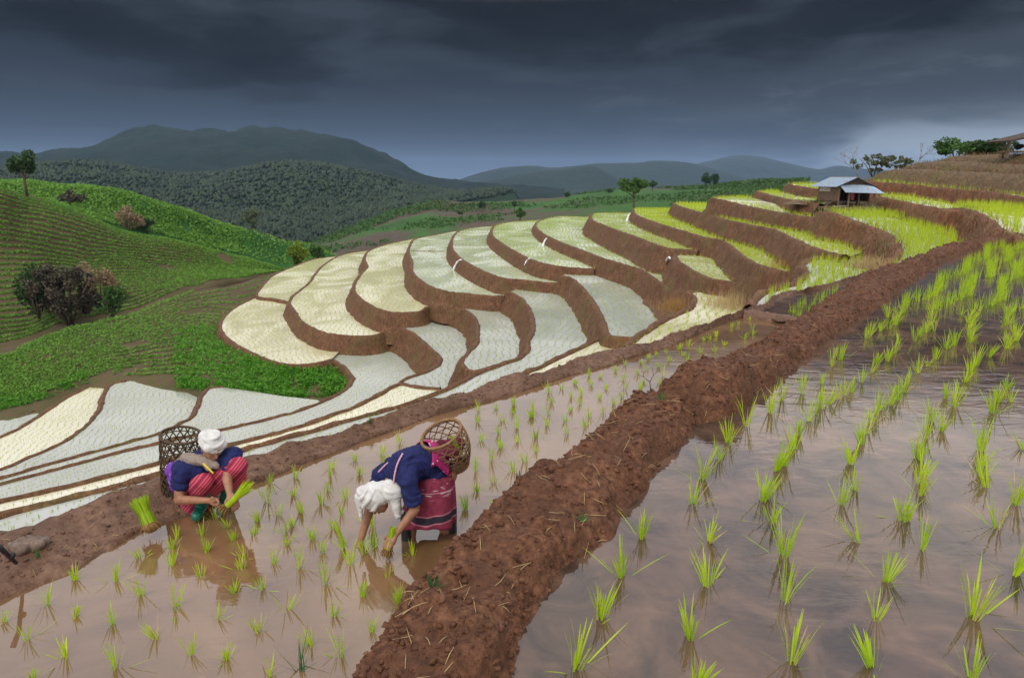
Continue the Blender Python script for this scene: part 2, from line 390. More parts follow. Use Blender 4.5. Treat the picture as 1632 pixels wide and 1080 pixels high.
terrace('A11', 2.35, [(1182,312,62),(1140,313,62),(1137,315,60),(1160,320,57),(1185,326,53),(1222,334,48),(1268,342,43),(1312,348,39.5)], [(1332,341,42),(1272,330,47),(1222,319,53),(1192,311,62)], Y_, hir)
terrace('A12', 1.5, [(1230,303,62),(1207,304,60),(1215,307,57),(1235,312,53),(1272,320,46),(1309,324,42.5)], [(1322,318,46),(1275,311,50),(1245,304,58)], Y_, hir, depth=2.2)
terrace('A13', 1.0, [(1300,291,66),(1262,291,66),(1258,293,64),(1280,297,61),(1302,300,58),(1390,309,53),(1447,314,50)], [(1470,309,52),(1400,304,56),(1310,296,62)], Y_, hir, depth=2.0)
# valley and near fingers
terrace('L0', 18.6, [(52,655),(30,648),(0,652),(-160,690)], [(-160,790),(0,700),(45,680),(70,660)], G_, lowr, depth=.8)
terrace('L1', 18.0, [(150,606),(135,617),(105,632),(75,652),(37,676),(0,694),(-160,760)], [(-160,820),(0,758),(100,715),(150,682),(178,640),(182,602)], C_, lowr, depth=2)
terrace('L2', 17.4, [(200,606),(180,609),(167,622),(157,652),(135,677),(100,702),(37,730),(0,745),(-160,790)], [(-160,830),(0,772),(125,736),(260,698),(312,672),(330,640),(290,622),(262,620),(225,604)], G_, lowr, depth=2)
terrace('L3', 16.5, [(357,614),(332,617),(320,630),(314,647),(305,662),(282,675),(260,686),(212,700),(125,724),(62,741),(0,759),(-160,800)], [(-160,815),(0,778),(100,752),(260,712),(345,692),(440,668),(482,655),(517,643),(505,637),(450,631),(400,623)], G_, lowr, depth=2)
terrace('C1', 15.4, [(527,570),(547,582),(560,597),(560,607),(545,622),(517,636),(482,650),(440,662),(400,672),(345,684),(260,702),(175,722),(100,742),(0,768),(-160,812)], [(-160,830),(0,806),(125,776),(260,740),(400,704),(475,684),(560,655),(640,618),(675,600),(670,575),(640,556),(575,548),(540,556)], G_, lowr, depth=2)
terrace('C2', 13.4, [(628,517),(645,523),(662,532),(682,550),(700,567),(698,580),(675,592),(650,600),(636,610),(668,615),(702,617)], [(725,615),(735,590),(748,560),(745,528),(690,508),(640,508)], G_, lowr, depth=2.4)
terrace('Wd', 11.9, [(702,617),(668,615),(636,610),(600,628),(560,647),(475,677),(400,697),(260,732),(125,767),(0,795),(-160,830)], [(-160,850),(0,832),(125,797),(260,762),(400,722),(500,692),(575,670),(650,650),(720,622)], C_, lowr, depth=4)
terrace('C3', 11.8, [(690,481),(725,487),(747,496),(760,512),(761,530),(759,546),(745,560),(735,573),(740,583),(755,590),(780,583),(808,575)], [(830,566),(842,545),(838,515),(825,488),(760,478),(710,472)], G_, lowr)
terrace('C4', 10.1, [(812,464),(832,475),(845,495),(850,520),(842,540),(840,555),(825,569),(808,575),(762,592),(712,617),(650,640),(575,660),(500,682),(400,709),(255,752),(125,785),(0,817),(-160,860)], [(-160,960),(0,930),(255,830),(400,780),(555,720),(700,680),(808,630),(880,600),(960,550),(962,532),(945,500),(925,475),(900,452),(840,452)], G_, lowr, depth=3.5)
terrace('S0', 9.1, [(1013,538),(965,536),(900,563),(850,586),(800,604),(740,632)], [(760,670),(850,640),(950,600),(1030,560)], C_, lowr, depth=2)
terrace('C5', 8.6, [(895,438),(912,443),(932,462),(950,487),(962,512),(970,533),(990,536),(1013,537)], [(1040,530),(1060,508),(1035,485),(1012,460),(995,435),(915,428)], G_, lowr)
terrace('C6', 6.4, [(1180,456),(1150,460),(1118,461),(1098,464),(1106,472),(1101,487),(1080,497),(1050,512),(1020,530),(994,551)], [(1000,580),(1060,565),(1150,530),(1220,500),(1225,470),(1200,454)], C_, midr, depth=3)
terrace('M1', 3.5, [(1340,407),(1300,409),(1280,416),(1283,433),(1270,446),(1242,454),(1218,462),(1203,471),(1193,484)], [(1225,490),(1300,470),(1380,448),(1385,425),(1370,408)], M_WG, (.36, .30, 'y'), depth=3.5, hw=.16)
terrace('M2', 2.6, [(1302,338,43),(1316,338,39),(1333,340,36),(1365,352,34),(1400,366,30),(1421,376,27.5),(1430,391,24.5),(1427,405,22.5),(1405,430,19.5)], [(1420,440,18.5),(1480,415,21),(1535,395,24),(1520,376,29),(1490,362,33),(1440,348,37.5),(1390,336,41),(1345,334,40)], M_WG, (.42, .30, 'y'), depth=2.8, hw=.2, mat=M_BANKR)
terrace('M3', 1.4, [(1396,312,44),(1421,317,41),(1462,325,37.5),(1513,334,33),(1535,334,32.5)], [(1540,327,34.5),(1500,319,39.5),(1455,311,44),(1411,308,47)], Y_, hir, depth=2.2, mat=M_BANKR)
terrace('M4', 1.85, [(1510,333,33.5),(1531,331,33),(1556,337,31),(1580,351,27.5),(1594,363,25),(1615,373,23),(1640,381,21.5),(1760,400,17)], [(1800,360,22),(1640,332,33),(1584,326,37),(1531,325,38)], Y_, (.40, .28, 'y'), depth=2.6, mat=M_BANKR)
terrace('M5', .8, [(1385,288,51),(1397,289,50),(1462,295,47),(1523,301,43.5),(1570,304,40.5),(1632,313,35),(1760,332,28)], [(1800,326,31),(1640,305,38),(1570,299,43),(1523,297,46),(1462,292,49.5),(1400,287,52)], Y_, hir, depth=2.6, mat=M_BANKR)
# dry grass banks above, with no water in view
def bench(pts, depth=2.2, slope=52, inland=6):
    Rw = [Pd(*p) for p in pts]
    Rs = np.array(catmull([tuple(r) for r in Rw], step=.5))
    V = []; n = len(Rs); t = np.gradient(Rs[:, :2], axis=0); t /= np.linalg.norm(t, axis=1)[:, None]
    nor = np.stack([t[:, 1], -t[:, 0]], 1)
    if np.sum(nor*Rs[:, :2]) > 0: nor = -nor
    prof = [(-inland, .1), (-2, .08), (-.5, .06), (-.1, .02), (.15, -.12)]+[(.15+h/math.tan(rad(slope)), -h) for h in np.linspace(.35, depth, 8)]
    for o, dz in prof:
        for i in range(n):
            x, y = Rs[i, :2]+nor[i]*o; p = Vector((x, y, dz*2))
            d = noise.noise(p*.9)*.18+noise.noise(p*3)*.06
            V.append((x+nor[i][0]*d, y+nor[i][1]*d, Rs[i, 2]+dz+noise.noise(p*1.5)*.09))
    F = grid_faces(n, len(prof))
    if t[n//2][0] > 0: F = [f[::-1] for f in F]
    mesh_obj('terrace_bank', V, F, M_BENCH, kind='structure')
bench([(1376,288,56),(1390,283,54),(1409,273,53),(1440,271,51),(1500,275,47.5),(1560,277,44),(1640,283,38.5),(1760,290,32)])
bench([(1415,275,57),(1436,269,55.5),(1454,261,54),(1500,259,50.5),(1560,262,47),(1640,266,41.5),(1760,272,35)])
bench([(1470,264,59),(1494,258,57),(1511,251,55),(1545,249,52.5),(1590,248,49),(1640,247,45),(1760,246,39)], inland=12)
# bench that carries the hut
bench([(1312,335,40.8),(1330,333,40.5),(1370,333,40),(1400,331,41),(1425,324,43)], depth=2.0, slope=55, inland=6)

# thin cross bunds that divide two of the terraces
def cross_bund(pts, c):
    Rs = catmull([tuple(Pc(px, py, c-.08))[:2] for px, py in pts], step=.4)
    V, F = [], []
    for o, dz in ((-.2, -.05), (-.1, .08), (.1, .08), (.2, -.05)):
        for i, p in enumerate(Rs):
            V.append((p[0]+noise.noise(Vector((*p, o)))*.05, p[1]+o, CZ-c+dz+noise.noise(Vector((*p, 3)))*.02))
    mesh_obj('cross_bund', V, grid_faces(len(Rs), 4), M_BANK, kind='structure')
cross_bund([(655,399),(680,400),(708,400)], 10.6)

# earth body under the terraces (fills the slopes between them)
def terrace_ground():
    gx = np.arange(-46, 47, .5); gy = np.arange(12, 100, .5); X, Y = np.meshgrid(gx, gy)
    Z = np.full(X.shape, np.nan)
    for k, t in TERR.items():
        if k in ('A1', 'A1b', 'L0', 'L1', 'L2', 'L3') and False: continue
        P_ = np.array([p[:2] for p in t['poly']])
        ins = pip(P_, X, Y)
        e = ins.copy()
        e[1:] &= ins[:-1]; e[:-1] &= ins[1:]; e[:, 1:] &= ins[:, :-1]; e[:, :-1] &= ins[:, 1:]
        zt = min(p[2] if len(p) > 2 else t['z'] for p in t['poly'])-.35
        Z = np.where(e, np.fmax(Z, zt), Z)
    crest = [(330, 63), (351, 66), (380, 74)]
    for px, py, c in [(410,470,14.95),(437,437,14.95),(465,425,14.95),(500,412,14.95),(534,408,14.95),(560,402,13.9),(588,398,13.9),(615,389,12.2),(660,379,12.2),(690,374,10.6),(729,367,10.6),(787,359,9.3),(820,352,8.1),(854,350,8.1),(892,344,7.2),(932,345,7.2),(947,339,5.4),(1002,338,5.4),(1012,331,4.5),(1065,331,4.5),(1080,322,3.3),(1125,323,3.3),(1140,313,2.35),(1180,312,2.35),(1207,304,1.5),(1230,303,1.5)]:
        crest.append((px, Pc(px, py, c).y))
    crest += [(1262, 66), (1300, 66), (1330, 60), (1632, 52), (2600, 45)]
    AZ = X/np.maximum(Y, 1)*FPX/ (CP+.12*SP) + 816
    cd = np.interp(AZ, [c[0] for c in crest], [c[1] for c in crest])
    fixed = ~np.isnan(Z)
    beyond = (Y > cd+.3) & (AZ > 330) & ~fixed
    # nearest fill then relax
    F_ = Z.copy()
    for _ in range(220):
        nanm = np.isnan(F_)
        if not nanm.any(): break
        acc = np.zeros_like(F_); cnt = np.zeros_like(F_)
        for sy, sx in ((0, 1), (0, -1), (1, 0), (-1, 0)):
            G = np.roll(F_, (sy, sx), (0, 1)); ok = ~np.isnan(G)
            acc += np.where(ok, G, 0); cnt += ok
        F_ = np.where(nanm & (cnt > 0), acc/np.maximum(cnt, 1), F_)
    for _ in range(500):
        A_ = np.pad(F_, 1, mode='edge'); S_ = (A_[2:, 1:-1]+A_[:-2, 1:-1]+A_[1:-1, 2:]+A_[1:-1, :-2])/4
        F_ = np.where(fixed, Z, S_)
    F_ = np.where(beyond, F_-1.2-(Y-cd)*.8, F_)
    V = [(x, y, z+noise.noise(Vector((x*.7, y*.7, 0)))*.1) for x, y, z in zip(X.ravel(), Y.ravel(), F_.ravel())]
    keep = ((AZ > 900) & (Y < cd+8)).ravel(); keep &= (Y.ravel() > 15+np.clip(-X.ravel(), 0, 40)*.0)
    Fs = [f for f in grid_faces(len(gx), len(gy)) if all(keep[i] for i in f)]
    # stay below the near paddies and their path
    mesh_obj('terrace_ground', V, Fs, M_BANK, kind='structure')
terrace_ground()

# ------------------------------------------------------------------ near paddies, mud path, mud berm
ZR = CZ-2.1
p0 = [(-500,1010),(-80,915),(0,905),(118,890),(258,815),(415,750),(540,705),(712,645),(860,605),(960,575),(1075,535),(1150,508),(1230,498),(1290,510),(1200,570),(1080,640),(960,730),(860,830),(780,940),(720,1150),(400,1300),(-500,1300)]
flat_poly('paddy_water', [tuple(Pz(x, y, 0))[:2] for x, y in p0], 0, M_W0, kind='structure')
flat_poly('paddy_water', [tuple(Pz(x, y, .05))[:2] for x, y in [(1205,497),(1245,470),(1335,448),(1385,440),(1360,470),(1290,512),(1240,512)]], .05, M_WR, kind='structure')
pr = [(760,1250),(790,1080),(850,930),(960,800),(1050,700),(1110,640),(1250,570),(1380,470),(1500,405),(1560,392),(1640,376),(1800,372)]
Rp = [tuple(Pz(x, y, ZR))[:2] for x, y in pr]+[(40, 26), (40, -6), (-.1, -6), (-.1, 1.2)]
flat_poly('paddy_water', Rp, ZR, M_WR, kind='structure')

def mud_strip(name, A, B, prof, nu, mat, disp=1.0, bumps=()):
    """A, B world edge lines; prof = (t across, dz along crest blend, extra outward)"""
    A = resample(catmull([tuple(p) for p in A], step=.1), nu); B = resample(catmull([tuple(p) for p in B], step=.1), nu)
    V = []
    for (t, dz, off, amp) in prof:
        for i in range(nu):
            a, b = A[i], B[i]; p = a*(1-t)+b*t
            dirv = (a-b); dirv[2] = 0; dirv /= np.linalg.norm(dirv)+1e-9
            p = p+dirv*off; p[2] += dz
            q = Vector(p)
            e = noise.noise(q*1.1)*.05+noise.noise(q*3.1)*.045+noise.noise(q*7.3)*.030+noise.noise(q*17)*.014
            lump = max(0, noise.noise(q*4.3+Vector((5, 5, 0))))**2*.14+max(0, noise.noise(q*9.5+Vector((1, 5, 0))))**1.5*.06+abs(noise.noise(q*26))*.018
            p[2] += (e+lump)*amp*disp
            for bc, br_, bh in bumps: p[2] += bh*math.exp(-((p[0]-bc[0])**2+(p[1]-bc[1])**2)/br_**2)*min(1, amp)
            k = noise.noise(q*2.2+Vector((0, 7, 0)))*.07+noise.noise(q*6+Vector((3, 7, 0)))*.035
            p[0] += dirv[0]*k*amp*disp; p[1] += dirv[1]*k*amp*disp
            V.append(tuple(p))
    F = grid_faces(nu, len(prof))
    v0, v1, v2 = (np.array(V[i]) for i in (F[len(F)//2][0], F[len(F)//2][1], F[len(F)//2][2]))
    if np.cross(v1-v0, v2-v0)[2] < 0: F = [f[::-1] for f in F]
    return mesh_obj(name, V, F, mat, kind='structure')
outer = [(-420,985),(-80,874),(0,850),(62,830),(175,790),(255,762),(330,742),(400,725),(475,705),(555,682),(625,660),(670,642),(725,630),(808,600),(842,598),(882,587),(940,565),(1020,548),(1075,533),(1125,516),(1175,498),(1215,485),(1245,467),(1300,458),(1350,445),(1385,432),(1412,424)]
inner = [(-420,1100),(-80,985),(0,958),(60,935),(118,914),(142,896),(193,867),(213,852),(258,836),(296,826),(345,805),(379,780),(415,769),(480,742),(540,720),(595,698),(650,680),(712,657),(808,632),(860,615),(900,602),(960,587),(1015,567),(1075,550),(1150,517),(1195,503),(1215,498),(1240,482),(1262,474),(1320,457),(1370,446),(1412,432)]
mud_strip('mud_path', [Pz(x, y, .12) for x, y in outer], [Pz(x, y, .0) for x, y in inner],
    [(0, -8.6, 6.2, .6), (0, -6, 4.2, .6), (0, -3, 2.2, .6), (0, -1.2, 1.0, .6), (0, -.45, .42, .5), (0, -.12, .13, .5), (0, 0, 0, .6), (.12, .03, 0, .7), (.24, .03, 0, .8), (.36, .02, 0, .8), (.48, .02, 0, .8), (.6, .02, 0, .8), (.72, .02, 0, .7), (.83, .02, 0, .6), (.92, .02, 0, .5), (.97, .01, 0, .4), (1.0, -.015, 0, .3), (1.04, -.10, 0, .2)], 420, M_PATH)
# cross bund that closes the women's paddy at its far end
mud_strip('mud_path', [Pz(x, y, .08) for x, y in [(1185,497),(1215,499),(1245,502),(1285,508)]], [Pz(x, y, .06) for x, y in [(1185,503),(1215,505),(1245,509),(1285,516)]],
    [(0, -.2, .12, .3), (0, -.02, .03, .5), (.3, .04, 0, .5), (.7, .04, 0, .5), (1, -.02, 0, .4), (1, -.2, -.12, .3)], 50, M_PATH)
bl = [(420,1260),(548,1080),(590,1035),(625,985),(655,935),(700,885),(745,850),(800,800),(835,760),(870,742),(905,725),(925,700),(950,680),(985,660),(1020,640),(1050,625),(1085,610),(1140,582),(1172,562),(1215,541),(1262,515),(1300,490),(1335,467),(1372,445),(1410,427),(1472,404),(1510,391),(1547,384),(1585,377),(1625,372)]
br = [(745,1260),(815,1080),(835,1030),(850,985),(880,945),(905,915),(945,880),(985,845),(1010,800),(1040,760),(1075,715),(1102,694),(1108,680),(1135,672),(1157,665),(1190,647),(1208,632),(1250,600),(1300,560),(1345,525),(1400,490),(1430,467),(1460,445),(1492,422),(1522,410),(1550,401),(1590,392),(1632,384)]
mud_strip('mud_berm', [Pz(x, y, ZR+.14) for x, y in bl], [Pz(x, y, ZR) for x, y in br],
    [(0, -1.3, .42, .8), (0, -.95, .36, .9), (0, -.6, .24, .9), (0, -.35, .14, .9), (0, -.15, .06, .9), (0, -.03, .01, .9)]+[(t, .03+.05*t+.05*max(0, math.sin((t-.35)*4.2)), 0, 1.0+.25*t) for t in np.linspace(.03, .84, 34)]+[(.87, .07, 0, 1.2), (.90, .05, 0, 1.1), (.93, .035, 0, 1), (.955, .02, 0, .9), (.98, .005, 0, .8), (1, -.02, 0, .6), (1.04, -.12, 0, .4)], 1100, M_BERM, bumps=[(Pz(1135, 615, ZR+.15), .6, .20), (Pz(1092, 660, ZR), .26, -.22), (Pz(1035, 665, ZR+.1), .4, .05), (Pz(880, 770, ZR+.1), .35, .05), (Pz(740, 930, ZR+.1), .3, -.04), (Pz(690, 1010, ZR+.1), .25, .04)])

# ------------------------------------------------------------------ hills (lofts through lines at their own distances)
def by_bearing(ln, nu):
    a = np.array(catmull([tuple(p) for p in ln], n=160)); q = a[:, 0]/(a[:, 1]*CP+(CZ-a[:, 2])*SP)
    t = np.maximum.accumulate(q+np.arange(len(q))*1e-9); w_ = np.linspace(t[0], t[-1], nu)
    return np.stack([np.interp(w_, t, a[:, k]) for k in range(3)], 1)
def loft(name, lines, nu, nv, mat, amp=0., fs=1., kind='structure', smooth=True, lin=False):
    L = [by_bearing(ln, nu) for ln in lines]
    rows = []
    for i in range(nu):
        if lin:
            q = np.array([l[i] for l in L]); k = np.linspace(0, len(L)-1, nv*(len(L)-1)+1)
            rows.append(np.stack([np.interp(k, np.arange(len(L)), q[:, c]) for c in range(3)], 1))
        else: rows.append(np.array(catmull([l[i] for l in L], n=nv*(len(L)-1))))
    A = np.stack(rows, 1)       # nv_total x nu x 3
    V = []
    for r in A:
        for p in r:
            q = Vector(p)*fs
            V.append((p[0], p[1], max(-62.5, p[2]+fbm(q, 5)*amp)))
    F = grid_faces(nu, A.shape[0])
    o = mesh_obj(name, V, F, mat, kind=kind, smooth=smooth)
    me = o.data
    if sum(p.normal.z for p in me.polygons) < 0: me.flip_normals()
    return o, np.array(V).reshape(A.shape)
H1, H1g = loft('crop_hillside', [
    [Pc(*p) for p in [(-260,760,19.6),(0,700,19.2),(150,645,18.7),(300,635,17.6),(420,645,17.2),(520,645,16.9),(620,640,17.2)]],
    [Pc(*p) for p in [(-260,672,18.7),(0,648,18.2),(140,604,17.6),(200,600,17.2),(300,606,16.75),(350,612,16.45),(430,618,16.38),(500,622,16.35),(552,612,16.1),(610,602,16.3)]],
    [Pc(*p) for p in [(-260,640,18),(0,606,17.2),(150,562,16.6),(300,528,16.1),(345,532,15.75),(400,572,15.45),(470,590,15.5),(530,588,15.7),(605,584,16.2)]],
    [Pc(*p) for p in [(-260,625,17.4),(0,572,16.4),(43,553,16.2),(119,524,15.9),(213,502,15.7),(298,468,15.6),(383,451,15.9),(440,434,15.9),(520,420,16.3),(600,415,16.5)]],
    [Pdc(*p) for p in [(-260,72,20),(0,78,19.5),(119,88,19.5),(213,95,19.5),(298,112,19.5),(383,122,19.5),(440,135,19.5),(520,150,19.5),(600,155,19.5)]]],
    170, 14, M_SOILHILL, .18, .35, lin=True)
H2, H2g = loft('crop_hillside', [
    [Pdc(*p) for p in [(-260,70,22),(0,76,22),(213,88,22),(300,98,21),(400,112,20.5),(480,128,20.5)]],
    [Pd(*p) for p in [(-260,600,74),(0,562,80),(100,524,84),(213,500,90),(300,465,98),(400,440,112),(475,436,124)]],
    [Pd(*p) for p in [(-260,425,88),(0,425,92),(100,425,98),(200,425,106),(300,427,112),(400,431,118),(475,437,126)]],
    [Pd(*p) for p in [(-260,296,96),(-60,297,98),(0,300,100),(43,311,105),(128,340,110),(192,366,114),(272,383,118),(340,400,121),(405,417,124),(480,438,128)]],
    [Pdc(*p) for p in [(-260,118,8),(0,122,9),(128,130,14),(272,136,20),(405,140,22),(480,145,24)]]],
    120, 14, M_SOILHILL, .5, .15)
H3, H3g = loft('green_hill', [
    [Pd(*p) for p in [(-260,345,140),(60,345,150),(150,372,160),(272,400,175),(350,415,185),(430,437,195),(540,445,205)]],
    [Pd(*p) for p in [(-260,318,155),(60,318,165),(150,335,172),(272,365,186),(350,388,196),(430,405,204),(540,428,218)]],
    [Pd(*p) for p in [(-260,291,170),(0,292,175),(55,294,180),(149,302,185),(213,313,190),(290,336,198),(362,362,207),(409,372,212),(490,392,225),(545,414,235)]],
    [Pdc(*p) for p in [(-260,215,14),(149,220,20),(290,235,26),(409,250,32),(545,270,40)]]],
    100, 12, M_HILL3, 1.0, .06)
HM, HMg = loft('patchwork_hill', [
    [Pdc(*p) for p in [(380,215,46),(600,220,44),(800,220,40),(1000,220,30),(1290,200,20)]],
    [Pd(*p) for p in [(380,432,250),(480,415,260),(600,395,262),(800,365,270),(1000,340,280),(1290,312,260)]],
    [Pd(*p) for p in [(420,402,340),(500,391,340),(560,372,345),(620,352,350),(690,336,355),(740,338,360),(800,334,365),(860,328,365),(900,322,365),(960,316,365),(1000,311,362),(1080,306,360),(1130,304,350),(1290,296,330)]],
    [Pd(*p) for p in [(420,398,390),(500,386,390),(560,364,395),(620,343,400),(690,324,405),(740,329,410),(800,327,415),(860,322,415),(900,317,415),(960,311,412),(1000,305,405),(1080,302,400),(1130,300,395),(1290,291,360)]],
    [Pdc(*p) for p in [(420,500,70),(620,520,50),(800,530,45),(1000,520,35),(1290,470,25)]]],
    140, 12, M_MID, 1.6, .02)
MT, MTg = loft('forest_hill', [
    [Pdc(*p) for p in [(-500,260,60),(200,270,62),(480,300,60),(700,350,60),(900,500,60)]],
    [Pd(*p) for p in [(-500,400,320),(0,400,330),(480,393,350),(560,380,370),(650,350,430),(720,322,560),(820,312,700)]],
    [Pd(*p) for p in [(-500,330,480),(0,330,480),(200,328,490),(400,330,520),(600,324,580),(700,314,660),(820,309,780)]],
    [Pd(*p) for p in [(-500,268,740),(0,269,740),(60,263,745),(130,262,750),(200,268,750),(290,279,755),(360,272,760),(430,262,770),(490,264,780),(560,276,800),(640,293,830),(720,306,860),(820,307,900)]],
    [Pdc(*p) for p in [(-500,980,30),(200,980,30),(500,980,30),(830,1050,40)]]],
    170, 14, M_MOUNT, 4, .008)
loft('forest_mountain', [
    [Pdc(*p) for p in [(-700,1050,70),(200,1050,70),(600,1050,70),(900,1100,70)]],
    [Pd(*p) for p in [(-700,282,1250),(0,285,1250),(300,268,1250),(500,275,1260),(700,303,1280),(900,312,1300)]],
    [Pd(*p) for p in [(-700,244,1700),(-100,250,1700),(0,250,1700),(60,248,1700),(130,241,1700),(165,229,1700),(195,220,1700),(225,211,1700),(245,209,1700),(272,211,1700),(295,215,1700),(318,212,1700),(345,213,1700),(375,211,1700),(400,208,1700),(418,212,1700),(450,213,1700),(490,216,1700),(520,219,1700),(560,226,1700),(590,238,1700),(612,246,1700),(640,263,1700),(662,277,1700),(700,290,1700),(760,297,1700),(900,306,1700)]],
    [Pdc(*p) for p in [(-700,2300,80),(200,2300,80),(500,2300,80),(900,2300,110)]]],
    260, 20, M_MOUNTB, 11, .012)
def far_ridge(pts, d):
    crest = [Pd(px, py, d) for px, py in pts]
    fr = [Pdc(px, d*.72, d*.035) for px, py in pts]; fm = [(Vector(a)+Vector(b))/2+Vector((0, 0, -d*.004)) for a, b in zip(crest, fr)]
    bk = [Pdc(px, d*1.25, d*.04) for px, py in pts]
    loft('far_hill', [fr, fm, crest, bk], 110, 8, M_FAR, d*.004, 8/d)
far_ridge([(560,330),(680,308),(740,300),(800,286),(850,275),(902,270),(943,267),(968,277),(1004,290),(1106,293),(1250,296),(1400,300)], 2200)
far_ridge([(640,315),(720,292),(800,270),(850,265),(880,268),(948,263),(1010,261),(1055,258),(1106,263),(1157,276),(1198,286),(1300,292),(1450,298)], 3300)
far_ridge([(900,290),(1050,275),(1140,256),(1180,250),(1240,258),(1300,268),(1335,263),(1400,272),(1500,280),(1700,285)], 4800)
gv = [(-6900, 215, -62), (6900, 215, -62), (6900, 7400, -62), (-6900, 7400, -62), (-6900, -250, -62), (6900, -250, -62)]
mesh_obj('ground', gv, [(0, 1, 2, 3), (4, 5, 1, 0)], M_HILL3, kind='structure', smooth=False)

# ------------------------------------------------------------------ rice
def blades(bases, h, w, nb, spread, rng, segs=1, hv=.25, jitter=.02):
    """bases Nx3 -> tapered blades (triangles, or bent strips when segs>1)"""
    N = len(bases); B = np.repeat(bases, nb, 0).astype(np.float64); n = len(B)
    B[:, :2] += rng.normal(0, jitter, (n, 2))
    az = rng.uniform(0, 2*np.pi, n); lean = np.abs(rng.normal(0, spread, n)); H = h*(1+rng.uniform(-hv, hv, n))
    dirv = np.stack([np.cos(az)*np.sin(lean), np.sin(az)*np.sin(lean), np.cos(lean)], 1)
    fa = rng.uniform(0, np.pi, n); side = np.stack([np.cos(fa), np.sin(fa), np.zeros(n)], 1)*(w/2)
    V = np.stack([B-side, B+side, B+dirv*H[:, None]], 1).reshape(-1, 3)
    T_ = np.arange(n*3).reshape(-1, 3)
    return V, T_
def paddy_points(t, rng):
    h, sp, kind = t['rice']; P_ = np.array([p[:2] for p in t['poly']]); c = P_.mean(0)
    U_, S_, Vt = np.linalg.svd(P_-c); a = Vt[0]; b = Vt[1]
    q = (P_-c)@np.stack([a, b], 1); lo, hi = q.min(0), q.max(0)
    u, v = np.meshgrid(np.arange(lo[0], hi[0], sp*(.62 if kind == 'p' else .8)), np.arange(lo[1], hi[1], sp*(1.65 if kind == 'p' else 1.2))); u = u.ravel(); v = v.ravel()
    v = v+.18*np.sin(u*1.3+c[0])+.1*np.sin(u*3.1)
    u = u+rng.normal(0, .035, u.shape); v = v+rng.normal(0, .03, v.shape)
    xy = c+u[:, None]*a+v[:, None]*b
    ins = pip(P_, xy[:, 0], xy[:, 1]); xy = xy[ins]
    rim = t['rim'][:, :2]
    d = np.full(len(xy), 9.)
    for i in range(0, len(rim), 2): d = np.minimum(d, np.hypot(xy[:, 0]-rim[i, 0], xy[:, 1]-rim[i, 1]))
    xy = xy[d > .3]
    if len(t['poly'][0]) > 2:
        P3 = np.array(t['poly']); A = np.c_[P3[:, :2], np.ones(len(P3))]; co, *_ = np.linalg.lstsq(A, P3[:, 2], rcond=None)
        z = np.c_[xy, np.ones(len(xy))]@co
        near = ((xy[:, None, :]-P3[None, ::3, :2])**2).sum(2).argmin(1); z = .5*z+.5*P3[::3][near, 2]
    else: z = np.full(len(xy), t['z'])
    return np.c_[xy, z-.01]
acc = {'p': [], 'y': []}
for k, t in TERR.items():
    if not t['rice']: continue
    pts = paddy_points(t, RNG); h, sp, kind = t['rice']
    if k in ('A8', 'A7', 'D1', 'C6'): kind = 'p'
    V_, T_ = blades(pts, h, .018 if kind == 'p' else .024, 4 if kind == 'p' else 6, .20, RNG, jitter=.022 if kind == 'p' else .032)
    acc[kind].append((V_, T_))
def merge(lst):
    o = 0; Vs = []; Ts = []
    for V_, T_ in lst: Vs.append(V_); Ts.append(T_+o); o += len(V_)
    return np.concatenate(Vs), np.concatenate(Ts)
TIDX = {}
Vp, Tp = merge(acc['p']); Vy, Ty = merge(acc['y'])
np_obj('rice_rows', np.concatenate([Vp, Vy]), np.concatenate([Tp, Ty+len(Vp)]), None, mats=[M_RICEB, M_RICEY],
       mat_idx=[0]*len(Tp)+[1]*len(Ty), label='rows of young rice planted in the far terraces', cat='rice', kind='stuff')

def seedling_mesh(seed, h, nb, fall=.12):
    rg = random.Random(seed); V = []; F = []; mi_ = []; h = h*rg.uniform(.8, 1.15); nb = int(nb*rg.uniform(.6, 1.25)); lx = rg.gauss(0, .10); ly = rg.gauss(0, .10)
    for i in range(nb):
        az = rg.uniform(0, 6.283); r0 = rg.uniform(.0, .022); lean = abs(rg.gauss(0, .17))+.03
        if rg.random() < fall: lean = rg.uniform(.6, 1.15)
        L = h*rg.uniform(.6, 1.08); wd = rg.uniform(.0055, .0095); dry = rg.random() < .10
        b = Vector((math.cos(az)*r0, math.sin(az)*r0, -.03)); d = Vector((math.cos(az)*math.sin(lean)+lx, math.sin(az)*math.sin(lean)+ly, math.cos(lean))).normalized()
        s = Vector((-math.sin(az+rg.uniform(-.9, .9)), math.cos(az), 0)).normalized()*wd*.5
        curve = rg.uniform(0, .22)*L
        o = len(V)
        for j, (t, ww) in enumerate(((0, .7), (.4, 1.0), (.75, .85), (1.0, .12))):
            p = b+d*(L*t)+Vector((math.cos(az), math.sin(az), -.35))*(curve*t*t)
            V += [p-s*ww, p+s*ww]
        for j in range(3): F.append((o+2*j, o+2*j+1, o+2*j+3, o+2*j+2)); mi_.append(1 if dry or (j == 2 and rg.random() < .12) else 0)
    me = bpy.data.meshes.new('rice_seedling'); me.from_pydata([tuple(v) for v in V], [], F); me.materials.append(M_RICE); me.materials.append(M_STRAW); me.polygons.foreach_set('material_index', mi_); me.update()
    return me
SEED_R = [seedling_mesh(i, .25, 20, .07) for i in range(18)]; SEED_0 = [seedling_mesh(50+i, .175, 17) for i in range(18)]
LAB0 = 'small bright rice seedling tuft standing in the brown paddy with the two women'
LABR = 'taller rice seedling tuft standing in the grey right-hand foreground paddy'
